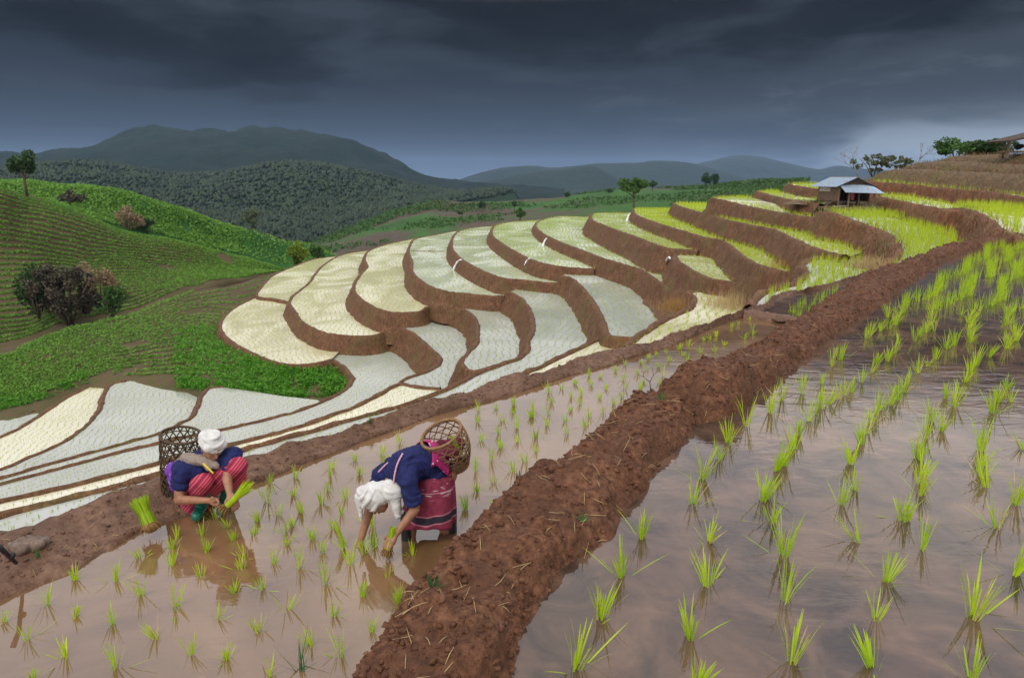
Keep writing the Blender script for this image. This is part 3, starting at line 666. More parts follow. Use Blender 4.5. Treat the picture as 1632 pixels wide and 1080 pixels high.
def seedling_label(px, py, right):
    if right:
        if py > 900: w = 'in the bottom row beside the mud berm' if px < 1060 else 'near the bottom edge in the middle' if px < 1330 else 'near the bottom right corner'
        elif py > 700: w = 'close to the notch of the mud berm' if px < 1200 else 'in the middle left rows' if px < 1400 else 'in the middle right rows'
        elif py > 562: w = 'close to the higher part of the berm' if px < 1345 else 'beyond the middle rows' if px < 1480 else 'beyond the middle, near the right edge'
        else: w = 'in the far rows towards the hut'
        return 'taller rice tuft in the grey right-hand paddy, '+w
    if py > 930: w = 'in the lower left corner' if px < 240 else 'near the bottom edge, left of the berm'
    elif px < 500: w = 'in front of the crouching person' if py > 800 else 'right of the crouching person'
    elif px < 700: w = 'around the hands of the bending person' if py > 800 else 'behind the back of the bending person'
    elif px < 900: w = 'right of the bending person'
    elif px < 1060: w = 'in the stretch left of the berm notch'
    else: w = 'at the narrow far end'
    return 'small rice tuft in the brown paddy, '+w
def seedling(px, py, right, tilt=0.0):
    p = Pz(px, py, ZR if right else 0)
    o = bpy.data.objects.new('rice_seedling', random.choice(SEED_R if right else SEED_0)); COL.objects.link(o)
    o.location = p; sc = random.uniform(.85, 1.15); o.scale = (sc, sc, sc*random.uniform(.9, 1.1))
    o.rotation_euler = (random.gauss(0, .08)+tilt, random.gauss(.06, .08), random.uniform(0, 6.28))
    tag(o, seedling_label(px, py, right), 'rice seedling', 'rice seedlings in the right-hand paddy' if right else 'rice seedlings in the paddy being planted')
SR = [(919,1062),(958,985),(990,918),(1023,856),(1130,863),(1127,933),(1099,1016),(1112,1092),(1103,803),(1231,832),(1248,885),(1251,959),(1261,1055),(1367,863),(1444,828),(1469,876),(1412,927),(1396,988),(1393,1064),(1588,841),(1620,917),(1552,985),(1549,1082),(1340,805),(1189,679),(1160,705),(1145,732),(1118,763),(1215,798),(1228,658),(1246,638),(1279,627),(1310,612),(1326,583),(1339,573),(1290,671),(1308,651),(1336,636),(1358,625),(1373,609),(1388,594),(1414,575),(1264,715),(1238,749),(1222,793),(1357,739),(1373,708),(1388,674),(1404,651),(1432,638),(1448,612),(1463,594),(1492,573),(1362,780),(1437,830),(1466,788),(1469,757),(1463,731),(1474,697),(1500,687),(1520,648),(1507,635),(1539,609),(1554,583),(1575,568),(1572,775),(1562,744),(1562,718),(1583,658),(1603,620),(1611,640),(1619,804),(1629,715),
 (1250,742),(1272,694),(1381,690),(1396,662),(1418,645),(1440,625),(1478,583),(1465,770),(1484,672),(1530,630),(1547,596),(1565,760),(1590,640),(1300,660),(1320,643),(1345,630),(1395,580),(1425,563)]
S0 = [(4,992),(43,1019),(75,963),(118,924),(120,981),(104,1048),(179,994),(184,924),(222,888),(226,948),(249,1016),(184,1064),(275,873),(274,901),(283,857),(320,852),(328,878),(321,918),(280,968),(303,1044),(345,987),(360,1049),(373,943),(389,886),(372,860),(403,853),(363,839),(52,1085),(413,1006),(419,938),(443,821),(467,838),(456,867),(437,897),(478,904),(513,880),(519,930),(460,970),(495,1028),(543,1044),(428,1075),(532,981),(591,1005),(576,950),(618,918),(559,899),(579,884),(597,869),(593,839),(544,819),(530,844),(548,874),(635,958),(659,884),(764,847),(742,812),(791,814),(513,803),(520,781),(527,759),(530,746),(551,794),(566,734),(573,757),(609,724),(612,737),(637,707),(758,750),(738,739),(783,734),(817,750),(799,714),(824,706),(795,692),(766,703),(760,784),(787,770),(837,737),(855,720),(853,698),(824,682),(872,678),(847,664),(760,673),(801,671),(792,652),(763,655),(819,645),(849,655),(817,657),(846,665),(854,697),(904,692),(900,672),(932,680),(875,660),(876,625),(880,642),(910,635),(910,655),(895,620),(915,612),(927,630),(925,645),(939,600),(942,615),(956,602),(980,592),(997,582),(965,620),(957,635),(940,665),(962,657),(977,645),(992,635),(995,620),(994,605),(1017,597),(1021,580),(1034,572),(1045,566),(1032,590),(1021,620),(1025,610),(1052,612),(1057,600),(1051,585),(1066,575),(1062,563),(1082,556),(1090,567),(1096,582),(1085,590),(1097,551),(1115,562),(1122,575),(1122,543),(1140,560),(1155,550),(1142,536),(1132,540),(1165,522),(1177,518),(1195,510),(1200,525),(1187,540),(1200,533),
 (430,770),(426,800),(470,760),(467,790),(455,850),(480,815),(498,858),(412,830),(385,905),(345,826)]
for p in SR: seedling(*p, True)
for p in S0: seedling(*p, False)
# the far part of the right-hand paddy: rows that follow the berm
n_far = 0; far_pts = []
A0, A1_ = Pz(1345, 535, ZR), Pz(1555, 404, ZR); dv = (A1_-A0); Ln = dv.length; dv /= Ln; nv_ = Vector((dv.y, -dv.x, 0))
for r in range(40):
    for q in range(int(Ln/.30)+12):
        p = A0+dv*(q*.30+random.gauss(0, .04))+nv_*(.25+r*.48+random.gauss(0, .04)+.1*math.sin(q*.5))
        v = Vector((p.x, p.y, ZR-CZ)); dep = v.y*CP-v.z*SP
        px = 816+FPX*v.x/dep; py = 540-FPX*(v.y*SP+v.z*CP)/dep
        if px > 1700 or py > 562 or py < 386: continue
        far_pts.append((py, p))
far_pts.sort(key=lambda a: -a[0])
budget = 300-len(SR)-len(S0)
for py, p in far_pts[:budget]:
    o = bpy.data.objects.new('rice_seedling', random.choice(SEED_R)); COL.objects.link(o); o.location = p
    sc = random.uniform(.85, 1.1); o.scale = (sc,)*3; o.rotation_euler = (random.gauss(0, .08), random.gauss(.06, .08), random.uniform(0, 6.28))
    tag(o, seedling_label(1500, py, True), 'rice seedling', 'rice seedlings in the right-hand paddy')
if far_pts[budget:]:
    Vb, Tb = blades(np.array([tuple(p) for _, p in far_pts[budget:]]), .26, .012, 14, .25, RNG, jitter=.03)
    np_obj('rice_rows', Vb, Tb, M_RICE, label='distant rice rows at the far end of the right-hand paddy', cat='rice', kind='stuff')
small = [tuple(Pz(x, y, .05)) for x, y in [(1262,497),(1275,490),(1283,484),(1272,503),(1296,487),(1303,478),(1290,496),(1312,474),(1322,468),(1331,464),(1310,484)]]
Vb, Tb = blades(np.array(small), .22, .012, 14, .25, RNG, jitter=.03)
np_obj('rice_rows', Vb, Tb, M_RICE, label='rice tufts in the small wet corner behind the mud berm', cat='rice', kind='stuff')

# ------------------------------------------------------------------ crops, grass and shrubs on the slopes
def leafcloud(pts, size, rng, elong=1.6):
    """random leaf quads (2 triangles) around points"""
    n = len(pts); a = rng.normal(0, 1, (n, 3)); a /= np.linalg.norm(a, axis=1)[:, None]
    b = np.cross(a, rng.normal(0, 1, (n, 3))); b /= np.linalg.norm(b, axis=1)[:, None]+1e-9
    s = (size*(.6+.8*rng.random(n)))[:, None] if np.isscalar(size) else (size*(.6+.8*rng.random(n)))[:, None]
    P_ = np.asarray(pts); V = np.stack([P_-a*s*elong, P_+b*s*.6, P_+a*s*elong, P_-b*s*.6], 1).reshape(-1, 3)
    return V, np.arange(n*4).reshape(-1, 4)
def surf(g, u, v):       # sample a loft grid at (u,v) in 0..1 arrays
    nv_, nu_ = g.shape[:2]; x = np.clip(u, 0, .9999)*(nu_-1); y = np.clip(v, 0, .9999)*(nv_-1); i = x.astype(int); j = y.astype(int); fx = (x-i)[:, None]; fy = (y-j)[:, None]
    return g[j, i]*(1-fx)*(1-fy)+g[j, i+1]*fx*(1-fy)+g[j+1, i]*(1-fx)*fy+g[j+1, i+1]*fx*fy
def crop_rows(g, v0, v1, rows, u0, u1, per, leaves, size, height, wav, skip=.1, warp=None):
    P_ = []
    for r in range(rows):
        u = np.linspace(u0, u1, per)+RNG.normal(0, .15/per, per); v = v0+(v1-v0)*(r+.5)/rows+wav*np.sin(u*9+r*.3)+RNG.normal(0, .0012, per)
        if warp is not None: u, v = warp(u, v)
        p = surf(g, u, v); gap = np.array([noise.noise(Vector((x*.25, y*.25, 0))) for x, y in p[:, :2]])
        p = p[(RNG.random(per) > skip) & (gap > -.55)]
        q = np.repeat(p, leaves, 0); m = len(q); q = q+np.c_[RNG.normal(0, size*1.3, m), RNG.normal(0, size*1.3, m), RNG.random(m)*height+.03]; P_.append(q)
    return np.concatenate(P_)
def off_terraces(p):
    k = np.ones(len(p), bool)
    for key in ('A1', 'A1b', 'A2', 'C1', 'L0', 'L1', 'L2', 'L3'): k &= ~pip(np.array([q[:2] for q in TERR[key]['poly']]), p[:, 0], p[:, 1])
    return p[k]
pts = crop_rows(H2g, .28, .745, 30, .02, .99, 560, 6, .055, .30, .006, .06)
V_, F_ = leafcloud(pts, .088, RNG); np_obj('crop_rows', V_, F_, M_CROP, label='contour rows of green crop on the rounded hill at left', cat='crop', kind='stuff')
pts = crop_rows(H1g, .27, .735, 21, .02, .80, 430, 6, .05, .22, .012, .18)
pts2 = crop_rows(H1g, .735, .76, 2, .02, .66, 330, 8, .12, .3, .003, .1)
V_, F_ = leafcloud(off_terraces(np.concatenate([pts, pts2])), .078, RNG); np_obj('crop_rows', V_, F_, M_CROP, label='sparse green crop rows on the near slope beside the lowest terraces', cat='crop', kind='stuff')
pts = np.concatenate([crop_rows(H3g, .2, .66, 30, .02, .80, 260, 4, .2, .5, .006, .15), crop_rows(H3g, .2, .66, 14, .78, .99, 70, 3, .3, .6, .02, .45)])
V_, F_ = leafcloud(pts, .28, RNG); np_obj('crop_rows', V_, F_, M_CROP, label='green crop covering the second hill behind the left tree', cat='crop', kind='stuff')
uu = RNG.random(26000); vv = RNG.uniform(.27, .74, 26000); fp_ = surf(HMg, uu, vv)
kk = np.array([noise.noise(Vector((p[0]*.022, p[1]*.03, 1.5)))+.35*noise.noise(Vector((p[0]*.11, p[1]*.11, 4))) for p in fp_]); fp_ = fp_[kk > .08]
V_, F_ = leafcloud(fp_+np.c_[np.zeros((len(fp_), 2)), RNG.random(len(fp_))*1.2], .55, RNG); np_obj('field_crops', V_, F_, M_TREEB, label='patches of green crop and scrub on the far hill behind the crest', cat='crop', kind='stuff')
# tangled grass bank under the lowest terrace and at the left edge
def grass_patch(g, u0, u1, v0, v1, n, size, h):
    p = surf(g, RNG.uniform(u0, u1, n), RNG.uniform(v0, v1, n))
    k = np.array([noise.noise(Vector(q)*.8)*.8+noise.noise(Vector(q)*.3)*.5 for q in p]); p = p[k > RNG.normal(-.12, .22, len(k))]
    p = p+np.c_[RNG.normal(0, .05, len(p)), RNG.normal(0, .05, len(p)), RNG.random(len(p))*h]
    return leafcloud(p, size, RNG, 2.2)
V1, F1 = grass_patch(H1g, .62, .965, .13, .52, 20000, .085, .35)
V2, F2 = grass_patch(H1g, .0, .46, .21, .33, 7000, .075, .25)
V1 = V1.reshape(-1, 4, 3); V1 = V1[~pip(np.array(TERR['C1']['poly']), V1[:, 0, 0], V1[:, 0, 1]) & ~pip(np.array(TERR['A1']['poly']), V1[:, 0, 0], V1[:, 0, 1]) & ~pip(np.array(TERR['L3']['poly']), V1[:, 0, 0], V1[:, 0, 1])].reshape(-1, 3); F1 = np.arange(len(V1)).reshape(-1, 4)
np_obj('bank_grass', np.concatenate([V1, V2]), np.concatenate([F1, F2+len(V1)]), M_GRASS, label='lush green grass and weeds on the slope below the lowest terrace', cat='grass', kind='stuff')

# dry grass hanging on the terrace banks
def face_samples(objs, n, rng, zmin_nor=-1, cond=None):
    C_l, A_l = [], []
    for o in objs:
        me = o.data; m = len(me.polygons); c = np.zeros(m*3); a = np.zeros(m); me.polygons.foreach_get('center', c); me.polygons.foreach_get('area', a)
        C_l.append(c.reshape(-1, 3)); A_l.append(a)
    C_l = np.concatenate(C_l); A_l = np.concatenate(A_l)
    if cond is not None: k = cond(C_l); C_l, A_l = C_l[k], A_l[k]
    idx = rng.choice(len(C_l), n, p=A_l/A_l.sum()); return C_l[idx]+rng.normal(0, .09, (n, 3))*np.array([1, 1, .9])
banks = [o for o in COL.objects if o.name.startswith('terrace_bank')]
bp = face_samples(banks, 75000, RNG, cond=lambda c: (np.hypot(c[:, 0], c[:, 1]) < 75))
n = len(bp); az = np.arctan2(-bp[:, 1], -bp[:, 0])+RNG.normal(0, .9, n)
dn = np.stack([np.cos(az)*.7, np.sin(az)*.7, RNG.uniform(-.9, .7, n)], 1); L_ = RNG.uniform(.10, .26, n)[:, None]
sd = np.stack([-np.sin(az), np.cos(az), np.zeros(n)], 1)*.011
V_ = np.stack([bp-sd, bp+sd, bp+dn*L_], 1).reshape(-1, 3)
mi = (np.array([noise.noise(Vector(p)*.35) for p in bp]) > .12).astype(int)
M_DRY = leaf_mat('dry_bank_grass', (.12, .058, .026), (.28, .165, .080), trans=.15, scale=3); M_MOSSG = leaf_mat('green_bank_grass', (.07, .08, .02), (.17, .17, .05), trans=.2, scale=3)
np_obj('dry_bank_grass', V_, np.arange(n*3).reshape(-1, 3), None, mats=[M_DRY, M_MOSSG], mat_idx=mi, label='dry brown grass hanging on the terrace banks', cat='grass', kind='stuff')

bp = face_samples([o for o in banks if o.data.materials[0] in (M_BENCH, M_BANKR)], 42000, RNG)
n = len(bp); az = RNG.uniform(0, 6.283, n); dn = np.stack([np.cos(az)*.6, np.sin(az)*.6, RNG.uniform(.1, 1, n)], 1); L_ = RNG.uniform(.12, .38, n)[:, None]; sd = np.stack([-np.sin(az), np.cos(az), np.zeros(n)], 1)*.014
V_ = np.stack([bp-sd, bp+sd, bp+dn*L_], 1).reshape(-1, 3); mi = np.array([0 if noise.noise(Vector(p)*.25+Vector((3, 0, 0))) < .05 else 1 for p in bp])
np_obj('dry_bank_grass', V_, np.arange(n*3).reshape(-1, 3), None, mats=[M_DRY, M_MOSSG], mat_idx=mi, label='olive and tan dry grass on the upper right banks', cat='grass', kind='stuff')

# ------------------------------------------------------------------ trees and shrubs
def blob_leaves(center, rx, ry, rz, n, rng, lumps=9, ls_=(.22, .48)):
    ls = []
    for i in range(lumps):
        d = rng.normal(0, 1, 3); d /= np.linalg.norm(d); d[2] = d[2]*.8+.08
        ls.append((np.array(center)+d*np.array([rx, ry, rz])*rng.uniform(.35, .85), rng.uniform(*ls_)))
    out = []
    for c, s_ in ls:
        m = n//lumps; d = rng.normal(0, 1, (m, 3)); d /= np.linalg.norm(d, axis=1)[:, None]; r = rng.uniform(.55, 1.05, m)[:, None]
        out.append(c+d*r*np.array([rx, ry, rz])*s_)
    return np.concatenate(out)
def tree(name, base, h, w, mat, label, cat='tree', group=None, n=1500, leaf=.16, trunk=.28, lumps=11):
    base = Vector(base); root = empty(name, base, label, cat, group)
    A = Acc(); rg = random.Random(label); th = h*trunk; r0 = h*.028
    top = base+Vector((rg.uniform(-.05, .05)*h, 0, h*.72))
    A.add(tube([base-Vector((0, 0, .3)), base+(top-base)*.3, base+(top-base)*.65, top], [r0*1.25, r0, r0*.7, r0*.25], 7))
    for i in range(6):
        t = rg.uniform(.35, .7); s = base+(top-base)*t; an = i*1.05+rg.uniform(-.3, .3); e = s+Vector((math.cos(an)*w*.33, math.sin(an)*w*.33, h*.2))
        A.add(tube([s, (s+e)/2+Vector((0, 0, h*.03)), e], [r0*.5, r0*.32, r0*.12], 5))
    part('trunk', A.V, A.F, M_BARK, root)
    rng = np.random.default_rng(sum(map(ord, label)))
    c = base+Vector((0, 0, th+(h-th)*.52))
    P_ = blob_leaves(c, w*.5, w*.5, (h-th)*.55, n, rng, lumps)
    V_, F_ = leafcloud(P_-np.array(base), leaf, rng, 1.3)
    o = np_obj('crown', V_, F_, mat, parent=root); return root
def shrub(name, base, w, h, mat, label, n=900, leaf=.14, cat='shrub', group=None, lumps=9, stem_mat=None, dy=.7, ls_=(.22, .48)):
    base = Vector(base); root = empty(name, base, label, cat, group); rng = np.random.default_rng(sum(map(ord, label)))
    P_ = blob_leaves((0, 0, h*.48), w*.5, w*.5*dy, h*.55, n, rng, lumps, ls_); P_[:, 2] = np.abs(P_[:, 2])
    V_, F_ = leafcloud(P_, leaf, rng, 1.3); np_obj('foliage', V_, F_, mat, parent=root)
    A = Acc()
    for i in range(7):
        an = i*.9; e = Vector((math.cos(an)*w*.3, math.sin(an)*w*.25, h*.7)); A.add(tube([Vector((0, 0, -.2)), e*.5+Vector((0, 0, h*.05)), e], [h*.02, h*.014, h*.006], 5))
    o = mesh_obj('stem', A.V, A.F, stem_mat or M_BARK, parent=root); return root
tree('round_tree', Pd(43, 309, 104), 6.4, 4.3, M_TREE, 'dark round tree on the hilltop at the left edge', n=2600, leaf=.2)
tree('slender_tree', Pd(405, 377, 210), 8.4, 6.6, M_TREEG, 'pale thin tree on the dark slope behind the crop hill', n=1300, leaf=.24, trunk=.42)
tree('round_tree', Pd(1010, 331, 101), 4.5, 4.2, M_TREEB, 'small bright green tree on the crest behind the terraces', n=2400, leaf=.16, trunk=.36)
tree('far_tree', Pd(1125, 303, 335), 7.5, 6.5, M_TREE, 'left tree of the dark pair on the far green ridge', n=900, leaf=.32)
tree('far_tree', Pd(1137, 303, 335), 7.8, 6., M_TREE, 'right tree of the dark pair on the far green ridge', n=900, leaf=.32)
tree('far_tree', Pd(1040, 304, 345), 4.5, 5, M_TREE, 'tiny lone tree right of the small crest tree', n=500, leaf=.3)
tree('far_tree', Pd(903, 320, 380), 5, 4, M_TREE, 'tiny lone tree on the green ridge beyond the crest', n=400, leaf=.3)
tree('far_tree', Pd(972, 312, 380), 4, 4, M_TREE, 'tiny dark tree left of the small crest tree', n=400, leaf=.3)
for i, (px, py, d, h) in enumerate([(690,342,370,5),(735,352,350,5),(768,338,360,6),(820,336,350,5),(655,358,360,5)]):
    tree('far_tree', Pd(px, py, d), h, h*.8, M_TREE, ['dark tree by the red track on the patchwork hill', 'lone dark tree low on the patchwork hill', 'tallest dark tree on the green patch of the far hill', 'dark tree at the right foot of the patchwork hill', 'dark tree left of the red track on the far hill'][i], n=350, leaf=.35)
shrub('round_shrub', Pd(829, 350, 126), 2.4, 2.1, M_TREEB, 'small round bush on the crest behind the middle terraces', n=700, leaf=.14)
shrub('yellow_bush', Pd(476, 424, 124), 5.0, 4.6, M_TREEY, 'yellow-green bush behind the leftmost terrace corner', n=1500, leaf=.22)
shrub('dark_shrub', Pd(507, 412, 128), 3.2, 3.0, M_TREEB, 'dark shrub beside the yellow-green bush', n=700, leaf=.2)
shrub('dead_thicket', Pd(112, 522, 84), 11.5, 9., M_DEAD, 'large brown tangle of dead vines on the slope at left', n=9000, leaf=.17, lumps=60, cat='thicket', dy=.5, ls_=(.08, .24))
shrub('creeper_bush', Pd(180, 512, 84.5), 3.6, 5.2, M_TREEB, 'green creeper bush on the right side of the dead vine thicket', n=1200, leaf=.18)
shrub('creeper_bush', Pd(62, 505, 84), 4.5, 7.2, M_TREE, 'green creeper growing over the left end of the dead thicket', n=1400, leaf=.18)
shrub('reed_clump', Pd(160, 476, 92), 6.5, 5.2, M_TAN, 'pale tan reeds standing behind the dead vine thicket', n=1500, leaf=.14, stem_mat=M_TAN)
shrub('reed_clump', Pd(205, 375, 172), 9, 7.5, M_TAN, 'pale tan dry bush between the two green hills', n=1500, leaf=.24, stem_mat=M_TAN)
shrub('dark_shrub', Pd(235, 372, 176), 6, 4, M_TREE, 'dark bush right of the dry bush between the hills', n=700, leaf=.28)
shrub('dark_shrub', Pd(385, 400, 205), 9, 7, M_TREEB, 'dark bush below the pale thin tree', n=900, leaf=.35)
shrub('dark_shrub', Pd(112, 325, 150), 6, 3, M_DEAD, 'brown scrub on the saddle right of the left hilltop tree', n=700, leaf=.25)
shrub('leafy_shrub', Pd(1392, 282, 60), 4.4, 2.3, M_TREEG, 'leafy grey-green shrub behind the tin-roofed hut', n=520, leaf=.12, lumps=14, ls_=(.10, .24))
shrub('leafy_shrub', Pd(1432, 272, 60), 3.6, 1.5, M_TREEG, 'low leafy shrub on the bank right of the hut', n=420, leaf=.11, lumps=12, ls_=(.10, .24))
shrub('bamboo_clump', Pd(1525, 257, 58), 4.6, 1.75, M_TREEB, 'left half of the green bamboo clump on the top bank', n=1800, leaf=.12)
shrub('bamboo_clump', Pd(1572, 256, 57), 4.2, 1.75, M_TREE, 'right half of the green bamboo clump beside the open shelter', n=1800, leaf=.12)
def bare_tree(base, h, w, label, seed, lean):
    root = empty('bare_tree', base, label, 'tree'); rg = random.Random(seed); A = Acc()
    def br(p, d, L, r, k):
        q = p+d*L; A.add(tube([p, (p+q)/2+Vector((rg.gauss(0, .04), 0, rg.gauss(0, .04)))*L, q], [r, r*.8, r*.55], 5))
        if k:
            for _ in range(3): br(q, (d+Vector((rg.gauss(0, .55), rg.gauss(0, .4), rg.gauss(.05, .35)))).normalized(), L*.68, r*.5, k-1)
    br(Vector((0, 0, -.3)), Vector((lean, 0, 1)).normalized(), h*.38, .06, 4)
    mesh_obj('branches', A.V, A.F, simple('pale_bark', (.24, .19, .16), .9, .3, 8), parent=root)
bare_tree(Pd(1372, 282, 62), 3.2, 2, 'bare pale branches leaning left above the hut roof', 3, -.7)
bare_tree(Pd(1462, 264, 60), 2.2, 2, 'bare pinkish branches on the bank right of the leafy shrub', 5, .15)

# forest on the mountain: one far-off mass of crowns
ph = (1+5**.5)/2
ICO = np.array([(-1, ph, 0), (1, ph, 0), (-1, -ph, 0), (1, -ph, 0), (0, -1, ph), (0, 1, ph), (0, -1, -ph), (0, 1, -ph), (ph, 0, -1), (ph, 0, 1), (-ph, 0, -1), (-ph, 0, 1)])/1.9
ICF = np.array([(0, 11, 5), (0, 5, 1), (0, 1, 7), (0, 7, 10), (0, 10, 11), (1, 5, 9), (5, 11, 4), (11, 10, 2), (10, 7, 6), (7, 1, 8), (3, 9, 4), (3, 4, 2), (3, 2, 6), (3, 6, 8), (3, 8, 9), (4, 9, 5), (2, 4, 11), (6, 2, 10), (8, 6, 7), (9, 8, 1)])
nF = 52000; u, v = RNG.random(nF), .25+.56*RNG.random(nF)
fp = surf(MTg, u, v); sz = (.5+1.9*RNG.random(nF)**2)*(.6+fp[:, 1]/1500)
OCT = np.array([(1, 0, 0), (-1, 0, 0), (0, 1, 0), (0, -1, 0), (0, 0, 1), (0, 0, -1)])*1.1; OCF = np.array([(0, 2, 4), (2, 1, 4), (1, 3, 4), (3, 0, 4), (2, 0, 5), (1, 2, 5), (3, 1, 5), (0, 3, 5)])
V_ = fp[:, None, :]+OCT[None]*sz[:, None, None]*RNG.uniform(.6, 1.3, (nF, 6, 1))*np.array([1, 1, 1.15])+np.array([0, 0, 1])*sz[:, None, None]*.6
F_ = OCF[None]+(np.arange(nF)*6)[:, None, None]
np_obj('mountain_forest', V_.reshape(-1, 3), F_.reshape(-1, 3), M_FOREST, label='dense dark forest covering the mountain', cat='forest', kind='stuff')

# ------------------------------------------------------------------ haze
hb = [(-7000, -300, -63.5), (7000, -300, -63.5), (7000, 7500, -63.5), (-7000, 7500, -63.5)]
hz = mesh_obj('haze', hb+[(x, y, 175) for x, y, z in hb], [(3, 2, 1, 0), (4, 5, 6, 7), (0, 1, 5, 4), (1, 2, 6, 5), (2, 3, 7, 6), (3, 0, 4, 7)], None, smooth=False, kind='stuff', label='thin blue rain haze filling the valley', cat='haze')
hm = bpy.data.materials.new('haze'); hm.use_nodes = True; Hn = NT(hm.node_tree); Hn.n.clear()
pv = Hn.new('ShaderNodeVolumePrincipled'); pv.inputs['Color'].default_value = (.42, .64, 1.0, 1); pv.inputs['Density'].default_value = 6.5e-5; pv.inputs['Anisotropy'].default_value = .0
ho = Hn.new('ShaderNodeOutputMaterial'); Hn.link(pv.outputs[0], ho.inputs['Volume']); hz.data.materials.append(hm)

# ------------------------------------------------------------------ field hut
def local(root, V): return V
M_TIN, T_ = new_mat('tin_roof'); p_ = opos(T_); n_ = T_.noise(T_.scale(p_, (1.2, 1.2, 3)), 2.2, 5, .65, .5)
T_.put(T_.b.inputs['Base Color'], T_.ramp(n_, [(.32, (.17, .23, .30)), (.52, (.25, .33, .42)), (.62, (.22, .24, .26)), (.72, (.20, .12, .075))])); T_.b.inputs['Roughness'].default_value = .45; T_.b.inputs['Metallic'].default_value = .3
M_TIN2 = simple('grey_thatch', (.20, .17, .15), .9, .35, 12, .01)
M_WOOD = simple('old_wood', (.17, .115, .075), .85, .4, 10, .01); M_WOODD = simple('dark_wood', (.06, .042, .03), .9, .4, 10, .01)
M_PINK = simple('pink_cloth', (.45, .10, .13), .9, .3, 9); M_PALE = simple('pale_sheet', (.42, .38, .34), .85, .25, 5)
def hut():
    o = Pd(1335, 330, 41.5); HS = .78; root = empty('field_hut', o, 'tin-roofed wooden field hut on stilts among the upper terraces', 'hut'); root.rotation_euler = (0, 0, rad(9)); root.scale = (HS, HS, HS)
    W_, D_ = 2.55, 2.7
    def mk(name, VF, mat, **kw): return mesh_obj(name, VF[0], VF[1], mat, parent=root, smooth=False, **kw)
    for x, y, h in [(0, 0, 1.62), (W_*.27, -.15, 1.15), (W_*.62, -.15, 1.12), (W_, 0, 1.6), (0, D_, 1.6), (W_, D_, 1.6), (0, D_*.5, 1.6), (W_, D_*.5, 1.6), (.42, -.62, 1.08), (W_-.05, -.62, 1.02)]:
        mk('post', tube([(x, y, -.4), (x+.02, y, h)], [.055, .045], 6), M_WOOD)
    mk('floor', box((W_/2, D_/2, .42), W_+.1, D_+.1, .07), M_WOODD)
    for i in range(9): mk('plank', box((-.03, .15+i*.3, 1.02), .03, .27, 1.1+.04*(i % 3)), M_WOOD)
    for i in range(9): mk('plank', box((.14+i*.285, D_+.03, 1.0), .26, .03, 1.16), M_WOODD)
    for i in range(8): mk('plank', box((W_+.03, .2+i*.33, .95), .03, .3, 1.0), M_WOODD)
    for zz in (.62, .84, 1.05): mk('rail', box((-.06, D_*.5, zz), .04, D_, .05), M_WOOD)
    mk('wall_sheet', box((-.07, 1.75, 1.32), .015, 1.4, .36), M_PALE)
    zr, ze = 2.22, 1.62
    def corr(a, b, c, d, n=26, amp=.018):        # corrugated sheet a-b (eave), c-d (ridge)
        V, F = [], []
        nn = (Vector(b)-Vector(a)).cross(Vector(d)-Vector(a)).normalized()
        for j in range(2):
            for k in range(2):
                for i in range(n*4+1):
                    t = i/(n*4); p = (Vector(a).lerp(Vector(b), t)).lerp(Vector(d).lerp(Vector(c), t), k)
                    V.append(p+nn*(amp*math.sin(i*math.pi/2)-j*.012))
        m = n*4+1
        for j in range(2):
            for i in range(m-1): F.append((j*2*m+i, j*2*m+i+1, j*2*m+m+i+1, j*2*m+m+i))
        return V, F
    mk('roof_panel', corr((-.45, -.25, ze-.12), (-.45, D_+.5, ze-.12), (W_*.5, D_+.5, zr), (W_*.5, -.25, zr)), M_TIN)
    mk('roof_panel', corr((W_+.45, -.25, ze-.12), (W_+.45, D_+.5, ze-.12), (W_*.5, D_+.5, zr), (W_*.5, -.25, zr)), M_TIN2)
    mk('roof_panel', corr((-.12, -.95, 1.12), (W_+.62, -.95, 1.02), (W_+.05, .02, 1.66), (-.05, .02, 1.7)), M_TIN)
    mk('gable', ([(-.2, -.02, ze), (W_+.2, -.02, ze), (W_*.5, -.02, zr-.05), (-.2, .03, ze), (W_+.2, .03, ze), (W_*.5, .03, zr-.05)], [(0, 1, 2), (5, 4, 3), (0, 3, 4, 1), (1, 4, 5, 2), (2, 5, 3, 0)]), M_WOODD)
    mk('ridge_beam', tube([(W_*.5, -.35, zr+.02), (W_*.5, D_+.55, zr+.02)], .05, 6), M_TIN2)
    for i, (x0, y0, x1, y1) in enumerate([(-.5, -.3, .3, -.55), (-.6, -.1, .2, -.4), (-.3, -.5, .6, -.45)]):
        mk('loose_board', box(((x0+x1)/2, (y0+y1)/2, .05+.03*i), .95, .1, .03, .2*i), M_PALE)
    # cloth hanging in the open front
    Mx = Matrix.Translation(o) @ Matrix.Rotation(rad(9), 4, 'Z') @ Matrix.Scale(HS, 4)
    V, F = [], []
    for j in range(9):
        for i in range(9):
            V.append(Mx @ Vector((W_*.46+(i/8-.5)*(.34-.10*abs(j/8-.3)), .02+.05*math.sin(i*1.7+j*.3), 1.12-j*.075)))
    c = mesh_obj('hanging_cloth', V, grid_faces(9, 9), M_PINK, label='pink cloth hanging in the open front of the hut', cat='cloth')
    sm = c.modifiers.new('s', 'SOLIDIFY'); sm.thickness = .01
hut()
